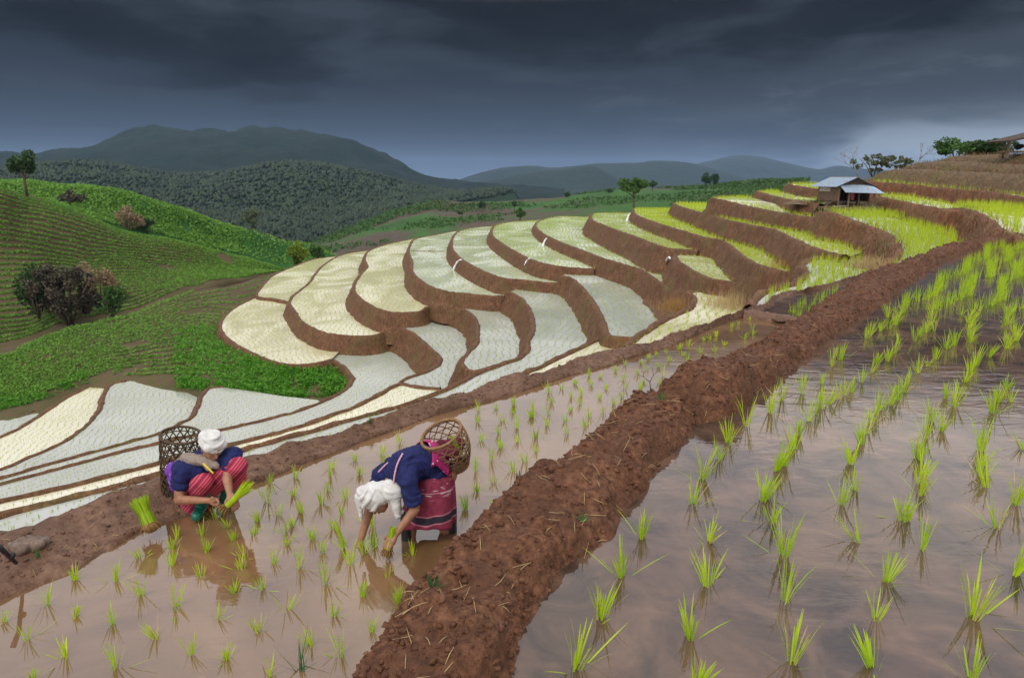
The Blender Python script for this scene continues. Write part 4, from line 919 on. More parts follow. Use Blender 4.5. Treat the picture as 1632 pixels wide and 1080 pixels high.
def shelter():
    o = Pd(1606, 247, 46); root = empty('open_shelter', o, 'open wooden shelter with sloping roof on the top bank at the right edge', 'shelter')
    def mk(name, VF, mat): return mesh_obj(name, VF[0], VF[1], mat, parent=root, smooth=False)
    for x, y, h in [(0, 0, 1.0), (.5, 1.2, 1.15), (2.4, 0, 1.5), (2.4, 1.4, 1.5)]: mk('post', box((x, y, h/2-.1), .11, .11, h+.2), M_WOOD)
    mk('bench', box((1.2, .4, .22), 2.7, .9, .07), M_WOOD)
    M_ = Matrix.Rotation(-.24, 3, 'Y'); mk('roof', box((1.25, .6, 1.25), 3.4, 2.4, .07, M=M_), M_WOODD)
    for y in (-.4, .2, .8, 1.4): mk('rafter', box((1.25, y, 1.18), 3.3, .06, .08, M=M_), M_WOOD)
    b = blob_leaves((0, 0, .24), .34, .3, .22, 500, np.random.default_rng(4)); V_, F_ = leafcloud(b+np.array(o+Vector((.95, .4, .28))), .06, np.random.default_rng(5))
    np_obj('dark_bundle', V_, F_, simple('dark_bundle', (.03, .025, .022), .9), label='dark bundle lying on the bench of the open shelter', cat='bundle')
shelter()

# ------------------------------------------------------------------ water spilling from terrace to terrace
M_FOAM = simple('falling_water', (.85, .87, .88), .15, .1, 20, .0)
def spill(px, py, c0, px2, py2, c1, label):
    a, b = Pc(px, py, c0+.0), Pc(px2, py2, c1)
    root = empty('water_spill', b, label, 'water', 'trickles between terraces'); b_ = Vector(b)
    path = []
    for i in range(9):
        t = i/8; p = a.lerp(b, min(1, t**.8)); p.z = a.z-(a.z-b.z)*t**1.7; path.append(p)
    V, F = tube(path, [.05+.03*math.sin(i*2.1)+.012*i for i in range(9)], 7); part('stream', V, F, M_FOAM, root)
    V = [b+Vector((math.cos(k*.5236)*(.34+.1*math.sin(k*2.7)), math.sin(k*.5236)*.26, .012)) for k in range(12)]+[b+Vector((0, 0, .05))]
    part('foam', V, [(k, (k+1) % 12, 12) for k in range(12)], M_FOAM, root)
spill(736,414,9.2, 723,430,10.58, 'white trickle of water on the bank at the fourth terrace from the left')
spill(845,412,8.0, 834,431,9.28, 'white trickle of water spilling down the bank in the middle of the terraces')
spill(872,380,7.1, 865,393,8.08, 'small white trickle high on the bank right of the middle one')
spill(1005,340,4.4, 999,353,5.38, 'short white trickle near the small crest tree')
spill(1068,412,5.6, 1059,430,7.18, 'thin white trickle beside the small wedge-shaped paddy')
M_TEAL = simple('teal_plastic', (.01, .42, .36), .4, .1)
pole = tube([Pd(442, 594, 53.8), Pd(453, 618, 52.4)], .045, 8); mesh_obj('plastic_pipe', pole[0], pole[1], M_TEAL, label='teal plastic pipe leaning on the green bank below the lowest terrace', cat='pipe')

# dry orange grass tufts near the path
def tuft(px, py, c, n, h, label, mat, w=.35, spread=.5):
    p = Pc(px, py, c); V_, T_ = blades(np.tile(np.array([[0, 0, -.05]]), (n, 1)), h, .02, 3, spread, RNG, jitter=w)
    o = np_obj('grass_tuft', V_, T_, mat, label=label, cat='grass', kind='stuff'); o.location = p
tuft(1080,492,7.1, 170, .75, 'tall orange dry grass left of the pale strip paddy', M_ORANGE, .55)
tuft(1166,487,6.3, 200, .75, 'dry yellow weeds in the corner of the pale strip paddy', M_STRAW, .7)
tuft(1262,425,4.4, 110, .5, 'dry straw tuft at the near end of a rice terrace', M_ORANGE, .5)
tuft(1390,425,2.7, 120, .4, 'dry straw tuft behind the mud berm', M_STRAW, .35)

# ------------------------------------------------------------------ people
def capsule(p, q, r1, r2, k=14, rings=5):
    p, q = Vector(p), Vector(q); ax = q-p; L = max(ax.length, 1e-4); ax = ax/L
    a = ax.cross(Vector((0, 0, 1)))
    if a.length < .1: a = ax.cross(Vector((1, 0, 0)))
    a.normalize(); b = ax.cross(a); V, F = [], []; prof = []
    for i in range(rings+1): t = -math.pi/2+math.pi/2*i/rings; prof.append((math.sin(t)*r1, math.cos(t)*r1))
    for i in range(rings+1): t = math.pi/2*i/rings; prof.append((L+math.sin(t)*r2, math.cos(t)*r2))
    for h, r in prof:
        for j in range(k):
            an = 2*math.pi*j/k; V.append(p+ax*h+a*(math.cos(an)*max(r, 1e-4))+b*(math.sin(an)*max(r, 1e-4)))
    F = grid_faces(k, len(prof), True); F = [f[::-1] for f in F]
    F.append(tuple(range(k))); F.append(tuple(range((len(prof)-1)*k+k-1, (len(prof)-1)*k-1, -1)))
    return V, F
def ellipsoid(c, rx, ry, rz, M=None, k=20, n=12):
    V, F = [], []
    for i in range(n+1):
        t = -math.pi/2+math.pi*i/n
        for j in range(k):
            an = 2*math.pi*j/k; v = Vector((rx*math.cos(t)*math.cos(an), ry*math.cos(t)*math.sin(an), rz*math.sin(t)))
            V.append((M @ v if M is not None else v)+Vector(c))
    F = grid_faces(k, n+1, True); return V, F
def wrap_bands(A, P, spec, r=.017):
    for z0, tilt, rx, ry, yo in spec:
        pts_ = [P(math.cos(a_)*rx, yo+math.sin(a_)*ry, z0+tilt*math.cos(a_+.6)) for a_ in np.linspace(0, 2*math.pi, 25)]
        for p_, q_ in zip(pts_, pts_[1:]): A.add(capsule(p_, q_, r, r, 8, 3))
TMP = bpy.data.scenes.new('workbench')
def fuse(name, acc_, mat, root, voxel=.008, smooth_it=6, fold=0.0, fscale=14., kw=None, part_of=None):
    """union of overlapping shapes -> one continuous skin"""
    me = bpy.data.meshes.new(name); me.from_pydata([tuple(v) for v in acc_.V], [], acc_.F); me.update()
    bm = bmesh.new(); bm.from_mesh(me); bmesh.ops.recalc_face_normals(bm, faces=bm.faces); bm.to_mesh(me); bm.free()
    o = bpy.data.objects.new(name, me); TMP.collection.objects.link(o)
    m = o.modifiers.new('r', 'REMESH'); m.mode = 'VOXEL'; m.voxel_size = voxel
    m2 = o.modifiers.new('s', 'SMOOTH'); m2.iterations = smooth_it; m2.factor = .5
    vl = TMP.view_layers[0]; vl.update(); nm = bpy.data.meshes.new_from_object(o.evaluated_get(vl.depsgraph)); bpy.data.objects.remove(o)
    if fold:
        nv = len(nm.vertices); co = np.zeros(nv*3, np.float32); no = np.zeros(nv*3, np.float32)
        nm.vertices.foreach_get('co', co); nm.vertices.foreach_get('normal', no); co = co.reshape(-1, 3); no = no.reshape(-1, 3)
        dd = np.zeros(nv)
        for i_, c_ in enumerate(co):
            v = Vector(c_); q = v*fscale; w_ = noise.noise(v*6)
            dd[i_] = noise.noise(Vector((q.x*.45+q.z*.9+w_*2, q.y*.5, q.z*.35-q.x*.3)))*fold+(.35-abs(noise.noise(Vector((q.x*.5+q.z*1.1+w_*3, q.y*.6, q.x*.5)))))*fold*.8
        nm.vertices.foreach_set('co', (co+no*dd[:, None]).astype(np.float32).ravel()); nm.update()
    off = root.location
    nm.transform(Matrix.Translation(-off))
    nm.polygons.foreach_set('use_smooth', [True]*len(nm.polygons)); nm.materials.clear(); nm.materials.append(mat)
    ob = bpy.data.objects.new(name, nm); COL.objects.link(ob); ob.parent = part_of or root
    return ob
def skin_mat():
    m, T = new_mat('skin'); n = T.noise(opos(T), 18, 3)
    T.put(T.b.inputs['Base Color'], T.ramp(n, [(.3, (.25, .115, .062)), (.7, (.35, .17, .098))])); T.b.inputs['Roughness'].default_value = .5
    T.b.inputs['Subsurface Weight'].default_value = .08; T.b.inputs['Subsurface Radius'].default_value = (.02, .008, .004); return m
M_SKIN = skin_mat()
M_NAVY = simple('navy_cotton', (.010, .014, .075), .85, .45, 22, .004); M_SCARF = simple('white_scarf', (.56, .55, .53), .9, .16, 18, .002)
M_BOOT = simple('green_boot', (.006, .13, .085), .35, .2, 8, spec=.5); M_BLACK = simple('black_boot', (.012, .013, .018), .4, .3, 8, spec=.5)
M_HAIR = simple('dark_hair', (.015, .012, .010), .6, .3, 30)
def stripes(name, base, lines, freq, axis, dark=None):
    m, T = new_mat(name); p = opos(T); dv_ = T.new('ShaderNodeVectorMath', operation='DOT_PRODUCT'); T.put(dv_.inputs[0], p); dv_.inputs[1].default_value = axis
    ph_ = T.math('FRACT', T.math('MULTIPLY', dv_.outputs['Value'], freq))
    c = T.mix(T.maprange(T.math('ABSOLUTE', T.math('SUBTRACT', ph_, .5)), .40, .46), base, lines)
    if dark: c = T.mix(T.maprange(T.math('ABSOLUTE', T.math('SUBTRACT', T.math('FRACT', T.math('MULTIPLY', dv_.outputs['Value'], freq/5.0)), .5)), .44, .47), c, dark)
    n = T.noise(p, 40, 3); c = T.mix(.25, c, T.mix(n, (.05, .01, .02), base)); T.put(T.b.inputs['Base Color'], c); T.b.inputs['Roughness'].default_value = .85; bump(T, n, .4, .004); return m
M_RED = stripes('red_striped_skirt', (.42, .012, .045), (.62, .35, .42), 46., (.75, .1, -.66), (.02, .012, .06))
def zbands(name):
    m, T = new_mat(name); p = opos(T); sp = T.new('ShaderNodeSeparateXYZ'); T.link(p, sp.inputs[0]); z = sp.outputs[2]
    n = T.noise(p, 30, 4); c = T.ramp(n, [(.3, (.13, .010, .030)), (.7, (.24, .022, .055))])
    band = T.math('MULTIPLY', T.maprange(z, .20, .205), T.maprange(z, .25, .245)); c = T.mix(band, c, (.012, .010, .020))
    for z0 in (.195, .255, .42): c = T.mix(T.math('MULTIPLY', T.math('MULTIPLY', T.maprange(z, z0-.004, z0-.003), T.maprange(z, z0+.004, z0+.003)), .7), c, (.45, .22, .28))
    st_ = T.noise(T.scale(p, (8, 8, 45)), 1.0, 2, .5, 1.0)
    c = T.mix(T.math('MULTIPLY', T.math('MULTIPLY', T.maprange(st_, .60, .66), T.maprange(z, .36, .40)), T.maprange(z, .66, .60)), c, (.50, .36, .36))
    T.put(T.b.inputs['Base Color'], c); T.b.inputs['Roughness'].default_value = .85; bump(T, n, .4, .005); return m
M_MAROON = zbands('maroon_woven_skirt')
def dots(name, base, dot, scale):
    m, T = new_mat(name); p = opos(T); v = T.new('ShaderNodeTexVoronoi'); T.put(v.inputs['Vector'], p); v.inputs['Scale'].default_value = scale
    T.put(T.b.inputs['Base Color'], T.mix(T.maprange(v.outputs['Distance'], .22, .16), base, dot)); T.b.inputs['Roughness'].default_value = .85; return m
M_MAG = dots('magenta_embroidered', (.30, .008, .10), (.75, .55, .62), 26.); M_PURP = dots('purple_patterned', (.14, .03, .30), (.45, .25, .62), 34.)
M_GREYC = simple('grey_brown_wrap', (.24, .19, .16), .9, .2, 30, .006); M_TRIM = simple('pink_trim', (.55, .30, .36), .8, .2, 60)
M_YEL = simple('yellow_trim', (.65, .50, .03), .7, .1)

def hand(A, wrist, tip, side, r=.036, curl=.5, spread=1.0, down=Vector((0, 0, -1))):
    """palm and five bent fingers; 'side' points to the thumb"""
    w, t = Vector(wrist), Vector(tip); d = (t-w).normalized(); L = .17; sd = (Vector(side)-d*d.dot(Vector(side))).normalized(); pn = d.cross(sd).normalized()
    if pn.dot(down) < 0: pn = -pn
    pc = w+d*.05
    A.add(capsule(w, pc-sd*.018, .024, .026)); A.add(capsule(w, pc+sd*.018, .024, .026)); A.add(capsule(pc-sd*.022, w+d*.085-sd*.028, .020, .015)); A.add(capsule(pc+sd*.022, w+d*.085+sd*.026, .020, .016))
    for i, (off, ln) in enumerate(((.030, .070), (.010, .078), (-.011, .072), (-.030, .056))):
        b = w+d*.088+sd*off; m1 = b+(d*math.cos(curl*.6)+pn*math.sin(curl*.6)+sd*off*spread*2).normalized()*ln*.45
        m2 = m1+(d*math.cos(curl*1.3)+pn*math.sin(curl*1.3)).normalized()*ln*.35; e = m2+(d*math.cos(curl*2)+pn*math.sin(curl*2)).normalized()*ln*.25
        A.add(capsule(b, m1, .0098, .0088)); A.add(capsule(m1, m2, .0088, .0080)); A.add(capsule(m2, e, .0080, .0065))
    b = w+d*.03+sd*.03; m1 = b+(d*.6+sd*.75+pn*.3).normalized()*.038; e = m1+(d*.9+sd*.15+pn*.5).normalized()*.034
    A.add(capsule(b, m1, .013, .0105)); A.add(capsule(m1, e, .0105, .0075))
def head_shapes(A, c, face, up, s=1.0):
    """skull, jaw, nose, ears; returns basis"""
    f = Vector(face).normalized(); u = (Vector(up)-f*f.dot(Vector(up))).normalized(); r = f.cross(u); M = Matrix((r, f, u)).transposed()
    P = lambda x, y, z: Vector(c)+M @ Vector((x*s, y*s, z*s))
    A.add(ellipsoid(P(0, -.008, .022), .073*s, .088*s, .085*s, M)); A.add(ellipsoid(P(0, .022, -.040), .056*s, .062*s, .066*s, M)); A.add(ellipsoid(P(0, .052, -.082), .026*s, .024*s, .022*s, M))
    A.add(capsule(P(0, .080, .006), P(0, .098, -.030), .009*s, .0135*s)); A.add(ellipsoid(P(0, .080, -.060), .023*s, .012*s, .010*s, M))
    for sx in (-1, 1):
        A.add(ellipsoid(P(sx*.076, -.006, -.012), .010*s, .020*s, .030*s, M)); A.add(ellipsoid(P(sx*.036, .062, -.022), .022*s, .018*s, .018*s, M)); A.add(capsule(P(sx*.012, .083, .026), P(sx*.046, .068, .024), .009*s, .008*s))
    return P, M
def face_parts(root, body, P, M, s=1.0):
    Mr = root.location
    M_EYE = simple('eye', (.02, .012, .01), .25, .1)
    for sx in (-1, 1):
        V, F = ellipsoid(P(sx*.031, .0755, .008), .013*s, .006*s, .0065*s, M, 10, 6); mesh_obj('eye', [v-Mr for v in V], F, M_EYE, parent=body)
    V, F = ellipsoid(P(0, .0885, -.060), .022*s, .006*s, .0055*s, M, 10, 6); mesh_obj('mouth', [v-Mr for v in V], F, simple('lips', (.22, .07, .055), .5, .1), parent=body)

# --- woman bending in the water
d0 = Pz(683, 850, 0).y
def J(px, py, dd, base=d0): return Pd(px, py, base+dd)
fL, fR = Pz(650, 858, 0), Pz(718, 846, 0)
hip = J(697, 752, .08); waist = J(678, 734, .02); chest = J(648, 742, -.08); neck = J(620, 772, -.16); headc = J(600, 797, -.20)
shN, elN, wrN = J(652, 768, -.24), J(661, 812, -.30), J(630, 852, -.37)
shF, elF, wrF = J(608, 757, .0), J(588, 815, -.10), J(574, 864, -.17)
w2 = empty('person', Vector((fL+fR)/2), 'person bending over in the brown water, navy blouse, maroon skirt, white headscarf', 'person')
B = Acc()
B.add(capsule(hip, waist, .135, .118)); B.add(capsule(waist, chest, .118, .128)); B.add(capsule(chest, neck, .11, .05)); B.add(capsule(neck, headc, .048, .05))
for kx, foot in ((-1, fL), (1, fR)):
    kn = (hip+foot)/2+Vector((-.07, -.05, .02)); B.add(capsule(hip+Vector((kx*.07, 0, -.02)), kn, .095, .066)); B.add(capsule(kn, foot+Vector((0, 0, -.12)), .062, .042)); B.add(capsule(foot+Vector((0, 0, -.12)), foot+Vector((-.14, -.06, -.15)), .042, .03))
for sh, el, wr, tip, sd in ((shN, elN, wrN, J(615, 872, -.42), (-1, .3, 0)), (shF, elF, wrF, J(566, 886, -.23), (1, -.4, 0))):
    B.add(capsule(chest+(sh-chest)*.6, sh, .085, .062)); B.add(capsule(sh, el, .052, .040)); B.add(capsule(el, wr, .040, .025)); hand(B, wr, tip, sd, curl=.75)
P2, M2 = head_shapes(B, headc, (neck-headc).cross(Vector((.5, -1, 0))).normalized()*0+Vector((-.42, -.22, -.88)), (headc-neck)+Vector((-.3, -.1, .1)))
body2 = fuse('body', B, M_SKIN, w2, .0065, 5); face_parts(w2, body2, P2, M2)
Bl = Acc()
Bl.add(capsule(hip.lerp(waist, .3), waist, .150, .136)); Bl.add(capsule(waist, chest, .136, .146)); Bl.add(capsule(chest, chest.lerp(neck, .45), .135, .10))
for sh, el in ((shN, elN), (shF, elF)): Bl.add(capsule(chest+(sh-chest)*.5, sh, .105, .080)); Bl.add(capsule(sh, sh.lerp(el, .62), .076, .070))
blouse2 = fuse('blouse', Bl, M_NAVY, w2, .008, 3, .016, 18.)
# magenta back panel, trims and bare nape
bdir = (chest-hip).normalized(); sidev = bdir.cross(Vector((0, 0, 1))).normalized(); upv = sidev.cross(bdir).normalized()
if upv.z < 0: upv = -upv
def back_patch(name, t0, t1, a0, a1, rr, mat, n=14, waves=0.0):
    V = []
    for j in range(n):
        t = t0+(t1-t0)*j/(n-1)
        c = hip.lerp(waist, min(1, t*2)) if t < .5 else waist.lerp(chest, (t-.5)*2)
        for i in range(n):
            a = a0(t)+(a1(t)-a0(t))*i/(n-1) if callable(a0) else a0+(a1-a0)*i/(n-1)
            V.append(c+(upv*math.cos(a)+sidev*math.sin(a))*(rr+.003*math.sin(i*2.1+j)))
    o = part(name, V, grid_faces(n, n), mat, w2); m = o.modifiers.new('s', 'SOLIDIFY'); m.thickness = .008; return o
back_patch('back_panel', .02, .66, -1.45, 1.45, .176, M_MAG)
V = [J(612, 752, -.13), J(632, 736, -.13), J(640, 752, -.20), J(627, 775, -.23)]
# trim lines along the shoulder opening
for pts_ in ([J(642, 722, -.16), J(633, 740, -.21), J(628, 762, -.25), J(627, 780, -.27)], [J(634, 726, -.10), J(615, 740, -.10), J(603, 752, -.10)]):
    V, F = tube(catmull([tuple(p) for p in pts_], n=12), .0075, 6); part('trim', V, F, M_TRIM, w2)
# skirt: lofted rings with folds
V = []; nr, nk = 22, 56
hemc = Vector((*((fL+fR)/2)[:2], 0))+Vector((-.005, -.03, .15))
for j in range(nr):
    t = j/(nr-1); c = (hip+Vector((-.02, 0, .06))).lerp(hemc, t); rx = .150+.075*t**.8; ry = .145+.045*t**.9
    for i in range(nk):
        a = 2*math.pi*i/nk; f = 1+.05*t*math.sin(a*7+1.3*math.sin(t*3))+.03*t*math.sin(a*13+2); V.append(c+Vector((math.cos(a)*rx*f, math.sin(a)*ry*f, .02*math.sin(a*3)*t)))
sk = part('skirt', V, [f[::-1] for f in grid_faces(nk, nr, True)], M_MAROON, w2); m = sk.modifiers.new('s', 'SOLIDIFY'); m.thickness = .01
for foot in (fL, fR):
    V, F = capsule(foot+Vector((0, 0, -.12)), foot+Vector((.0, .01, .20)), .052, .056); part('boot', V, F, M_BLACK, w2)
Sc = Acc(); R2 = M2
Sc.add(ellipsoid(P2(0, -.022, .036), .092, .104, .094, M2)); Sc.add(ellipsoid(headc+Vector((.01, .0, .045)), .115, .10, .085)); Sc.add(ellipsoid(J(626, 783, -.24), .085, .07, .08)); Sc.add(capsule(J(628, 785, -.25), J(634, 822, -.27), .055, .026)); Sc.add(capsule(J(612, 778, -.22), J(640, 815, -.25), .06, .02))
Sc.add(ellipsoid(J(574, 793, -.19), .045, .045, .06)); Sc.add(capsule(J(573, 797, -.2), J(576, 826, -.2), .032, .013)); Sc.add(capsule(J(578, 783, -.2), J(622, 775, -.2), .05, .06))
wrap_bands(Sc, P2, [(.028, .020, .090, .104, -.020), (.060, -.026, .086, .098, -.020), (.088, .022, .072, .082, -.022), (.046, .045, .089, .102, -.020), (.112, -.016, .050, .056, -.025)], .0135); fuse('headscarf', Sc, M_SCARF, w2, .0055, 3, .006, 30.)

# --- woven baskets
M_CANE = simple('cane', (.20, .115, .05), .7, .35, 30, .003); M_CANED = simple('dark_cane', (.075, .045, .026), .75, .4, 30, .003)
def basket(name, bot, top, r0, rb, r1, mat, label, nh=15, rings=7, thick=.0055, rimr=.013):
    bot, top = Vector(bot), Vector(top); ax = (top-bot); L = ax.length; ax = ax/L; a = ax.cross(Vector((0, 1, 0))).normalized(); b = ax.cross(a)
    root = empty(name, bot, label, 'basket')
    rad_ = lambda t: (1-t)**2*r0+2*t*(1-t)*rb+t*t*r1
    pt = lambda t, an, e=0: bot+ax*(t*L)+(a*math.cos(an)+b*math.sin(an))*(rad_(t)+e)
    A = Acc()
    for sgn in (-1, 1):
        for k in range(nh):
            A.add(tube([pt(t, 2*math.pi*k/nh+sgn*t*2.0, sgn*.003) for t in np.linspace(0, 1, 15)], thick, 4, False))
    for t in np.linspace(0.04, .93, rings): A.add(tube([pt(t, 2*math.pi*i/28) for i in range(29)], thick*.9, 4, False))
    part('weave', A.V, A.F, mat, root)
    for nm, t, r in (('rim', 1.0, rimr), ('base_ring', .0, rimr)):
        V, F = tube([pt(t, 2*math.pi*i/36) for i in range(37)], r, 8, False); part(nm, V, F, mat, root)
    V = [pt(.01, 2*math.pi*i/24) for i in range(24)]; part('base', V+[v-ax*.012 for v in V], [tuple(range(24)), tuple(range(47, 23, -1))]+[(i, (i+1) % 24, 24+(i+1) % 24, 24+i) for i in range(24)], mat, root)
    return root, pt, ax
def bundle(base, tip, n, L, label, roots=True, rs=.03, fan=.25, name='rice_bundle', tie=False):
    base, tip = Vector(base), Vector(tip); d = (tip-base).normalized(); rg = random.Random(label); a = d.cross(Vector((.3, 1, .2))).normalized(); b = d.cross(a)
    root = empty(name, base, label, 'rice bundle'); V, F = [], []
    for i in range(n):
        an = rg.uniform(0, 6.283); r = rs*math.sqrt(rg.random()); o = (a*math.cos(an)+b*math.sin(an)); l = L*rg.uniform(.8, 1.08); s_ = d.cross(o).normalized()*.0042; q = len(V)
        for t, w_ in ((0, .8), (.45, 1), (.8, .9), (1, .2)):
            p = base+o*r*(1-.45*math.sin(t*2.2) if t < .5 else .6)+d*l*t+o*fan*l*t*t*(r/rs)*.6; V += [p-s_*w_, p+s_*w_]
        for j in range(3): F.append((q+2*j, q+2*j+1, q+2*j+3, q+2*j+2))
    part('leaves', V, F, M_RICE, root, smooth=False)
    if roots:
        A = Acc()
        for i in range(70):
            an = rg.uniform(0, 6.283); o = a*math.cos(an)+b*math.sin(an); p = base+o*rs*rg.random(); A.add(tube([p, p-d*.03+o*.02, p-d*rg.uniform(.04, .075)+o*rg.uniform(.0, .05)+Vector((0, 0, -.01))], [.004, .003, .001], 4, False))
        A.add(ellipsoid(base-d*.02, rs*1.05, rs*1.05, rs*.9, None, 12, 8)); part('roots', A.V, A.F, M_ROOT, root)
    return root
M_ROOT = simple('muddy_roots', (.19, .105, .035), .9, .5, 60, .006)
bk2, pt2, ax2 = basket('back_basket', J(731, 742, .16), J(703, 691, .06), .085, .215, .172, M_CANE, 'round open-weave cane basket on the back of the bending person', nh=14, rings=6, thick=.0048)
for i, (an, tt, lab) in enumerate([(.4, .62, 'green rice bundle standing upright in the basket of the bending person'), (2.6, .66, 'green rice bundle lying at the left inside the basket of the bending person'), (4.4, .5, 'green rice bundle sticking out on the right of the basket')]):
    p = pt2(tt, an, -.10); bundle(p-ax2*.10, p+ax2*.1+Vector((.02*i-.02, 0, .03)), 60, .17, lab, False, .028, .15)
Cl = Acc()
for i in range(7): c = pt2(.55, i*.9, -.09-.03*(i % 2)); Cl.add(ellipsoid(c, .06, .05, .04))
cl = empty('wine_cloth', pt2(.5, 0, -.1), 'wine-red cloth stuffed in the basket of the bending person', 'cloth'); fuse('cloth', Cl, simple('wine_cloth', (.10, .010, .025), .9, .4, 20, .005), cl, .008, 3, .012, 20.)
bundle(J(619, 874, -.40), J(627, 842, -.37), 110, .17, 'rice bundle with muddy roots held in the near hand of the bending person', True, .034, .12)
bundle(J(571, 888, -.22), J(577, 862, -.2), 16, .15, 'few rice seedlings being pushed into the mud by the bending person', False, .012, .15)
bundle(Pz(550, 872, .01), Pz(536, 838, .18), 24, .24, 'loose rice seedlings leaning beside the hand of the bending person', False, .016, .15)

# --- woman crouching on the mud bank
d1 = Pz(330, 806, .10).y
def K(px, py, dd): return Pd(px, py, d1+dd)
pel = K(312, 784, .14); che = K(322, 742, .06); nec = K(331, 729, .0); hd = K(338, 712, -.06)
shL, elL, wrL = K(290, 748, -.04), K(285, 796, -.12), K(334, 797, -.24)
shR, elR, wrR = K(371, 728, .0), K(362, 762, -.14), K(366, 787, -.27)
kL, kR = K(326, 767, -.15), K(379, 742, -.08); ftL, ftR = Pz(319, 806, .08), Pz(358, 798, .07)
w1 = empty('person', Vector((ftL+ftR)/2), 'person crouching on the mud bank, navy blouse, red striped skirt, white headscarf', 'person')
B = Acc()
B.add(capsule(pel, che, .135, .125)); B.add(capsule(che, nec, .11, .05)); B.add(capsule(nec, hd, .047, .05))
for kn, ft in ((kL, ftL), (kR, ftR)): B.add(capsule(pel, kn, .10, .064)); B.add(capsule(kn, ft+Vector((0, .03, .05)), .060, .042)); B.add(capsule(ft+Vector((0, .03, .0)), ft+Vector((.03, -.14, -.02)), .042, .032))
for sh, el, wr, tip, sd in ((shL, elL, wrL, K(358, 803, -.29), (0, -.3, 1)), (shR, elR, wrR, K(374, 803, -.33), (-1, -.2, .2))):
    B.add(capsule(che+(sh-che)*.5, sh, .085, .062)); B.add(capsule(sh, el, .050, .041)); B.add(capsule(el, wr, .041, .025)); hand(B, wr, tip, sd, curl=.8)
P1, M1 = head_shapes(B, hd, Vector((.62, -.62, -.42)), Vector((.15, -.1, 1)))
body1 = fuse('body', B, M_SKIN, w1, .0065, 5); face_parts(w1, body1, P1, M1)
V, F = ellipsoid(P1(0, -.02, .03), .082, .088, .085, M1); part('hair', V, F, M_HAIR, w1)
Bl = Acc(); Bl.add(capsule(pel, che, .148, .142)); Bl.add(capsule(che, che.lerp(nec, .5), .13, .085))
for sh, el in ((shL, elL), (shR, elR)): Bl.add(capsule(che+(sh-che)*.45, sh, .105, .082)); Bl.add(capsule(sh, sh.lerp(el, .46), .078, .070))
fuse('blouse', Bl, M_NAVY, w1, .008, 3, .016, 20.)
Sk = Acc(); Sk.add(capsule(pel, kL, .14, .074)); Sk.add(capsule(pel, kR, .14, .080)); Sk.add(capsule(kR, kR.lerp(ftR, .5), .080, .066)); Sk.add(capsule(kR, K(385, 765, -.02), .075, .045)); Sk.add(capsule(kL, kL.lerp(ftL, .3), .074, .064)); Sk.add(capsule(pel, pel+Vector((0, 0, -.12)), .15, .13)); Sk.add(capsule(pel.lerp(kL, .5), pel.lerp(kR, .5), .09, .09))
fuse('skirt', Sk, M_RED, w1, .009, 4, .006, 8.)
for ft, kn in ((ftL, kL), (ftR, kR)):
    A = Acc(); A.add(capsule(ft+Vector((0, .03, .0)), ft.lerp(kn, .55), .058, .066)); A.add(capsule(ft+Vector((0, .03, -.01)), ft+Vector((.03, -.15, -.02)), .052, .042)); fuse('boot', A, M_BOOT, w1, .009, 3)
Sc = Acc(); Sc.add(ellipsoid(P1(0, -.022, .040), .096, .108, .088, M1)); Sc.add(capsule(P1(-.06, .045, .05), P1(.06, .045, .05), .04, .04)); Sc.add(ellipsoid(P1(.05, -.05, .09), .05, .05, .035, M1)); Sc.add(capsule(P1(-.085, -.02, .01), P1(-.10, .01, -.075), .030, .012)); Sc.add(capsule(P1(-.08, -.03, .01), P1(-.105, -.05, -.085), .03, .012)); pass
wrap_bands(Sc, P1, [(.028, .020, .090, .104, -.020), (.060, -.026, .086, .098, -.020), (.088, .022, .072, .082, -.022), (.046, .045, .089, .102, -.020), (.112, -.016, .050, .056, -.025)], .0135); fuse('headscarf', Sc, M_SCARF, w1, .0055, 3, .005, 30.)
A = Acc(); A.add(capsule(K(300, 729, -.0), K(326, 735, -.09), .050, .040)); A.add(capsule(K(326, 735, -.09), K(346, 742, -.10), .040, .030)); A.add(capsule(K(300, 729, -.0), K(282, 742, .1), .050, .042)); A.add(capsule(K(318, 730, -.06), K(334, 746, -.13), .034, .024)); fuse('shoulder_wrap', A, M_GREYC, w1, .007, 3, .014, 26.)
A = Acc(); A.add(capsule(K(276, 748, .05), K(280, 776, .06), .065, .05)); A.add(capsule(K(282, 745, .02), K(276, 765, .0), .05, .04)); fuse('hip_pouch', A, M_PURP, w1, .008, 3, .010, 14.)
V, F = tube(catmull([tuple(K(*p)) for p in [(324, 738, -.165), (332, 746, -.19), (340, 754, -.20)]], n=10), .007, 6); part('trim', V, F, M_YEL, w1)
bk1, pt1, ax1 = basket('back_basket', K(284, 786, .30), K(288, 693, .26), .125, .16, .165, M_CANED, 'tall dark cane basket on the back of the crouching person', nh=17, rings=10, thick=.0058, rimr=.012)
Cl = Acc()
for i in range(6): Cl.add(ellipsoid(pt1(.25+.12*(i % 2), i*1.05, -.07), .07, .07, .06))
cl = empty('basket_cloth', pt1(.3, 0, -.1), 'dark cloth lying inside the tall cane basket', 'cloth'); fuse('cloth', Cl, simple('dark_cloth', (.05, .04, .035), .9, .4, 20, .005), cl, .009, 3, .012, 18.)
bundle(K(362, 806, -.36), K(398, 772, -.30), 130, .25, 'yellow-green rice bundle held in both hands of the crouching person', True, .026, .35)
bundle(K(276, 776, .12), K(281, 764, .08), 50, .10, 'small green rice bundle poking through the tall cane basket', False, .03, .2)
bundle(Pz(238, 834, .13), Pz(222, 799, .30), 260, .22, 'cut rice bundle with brown roots lying on the mud bank', True, .062, .4)

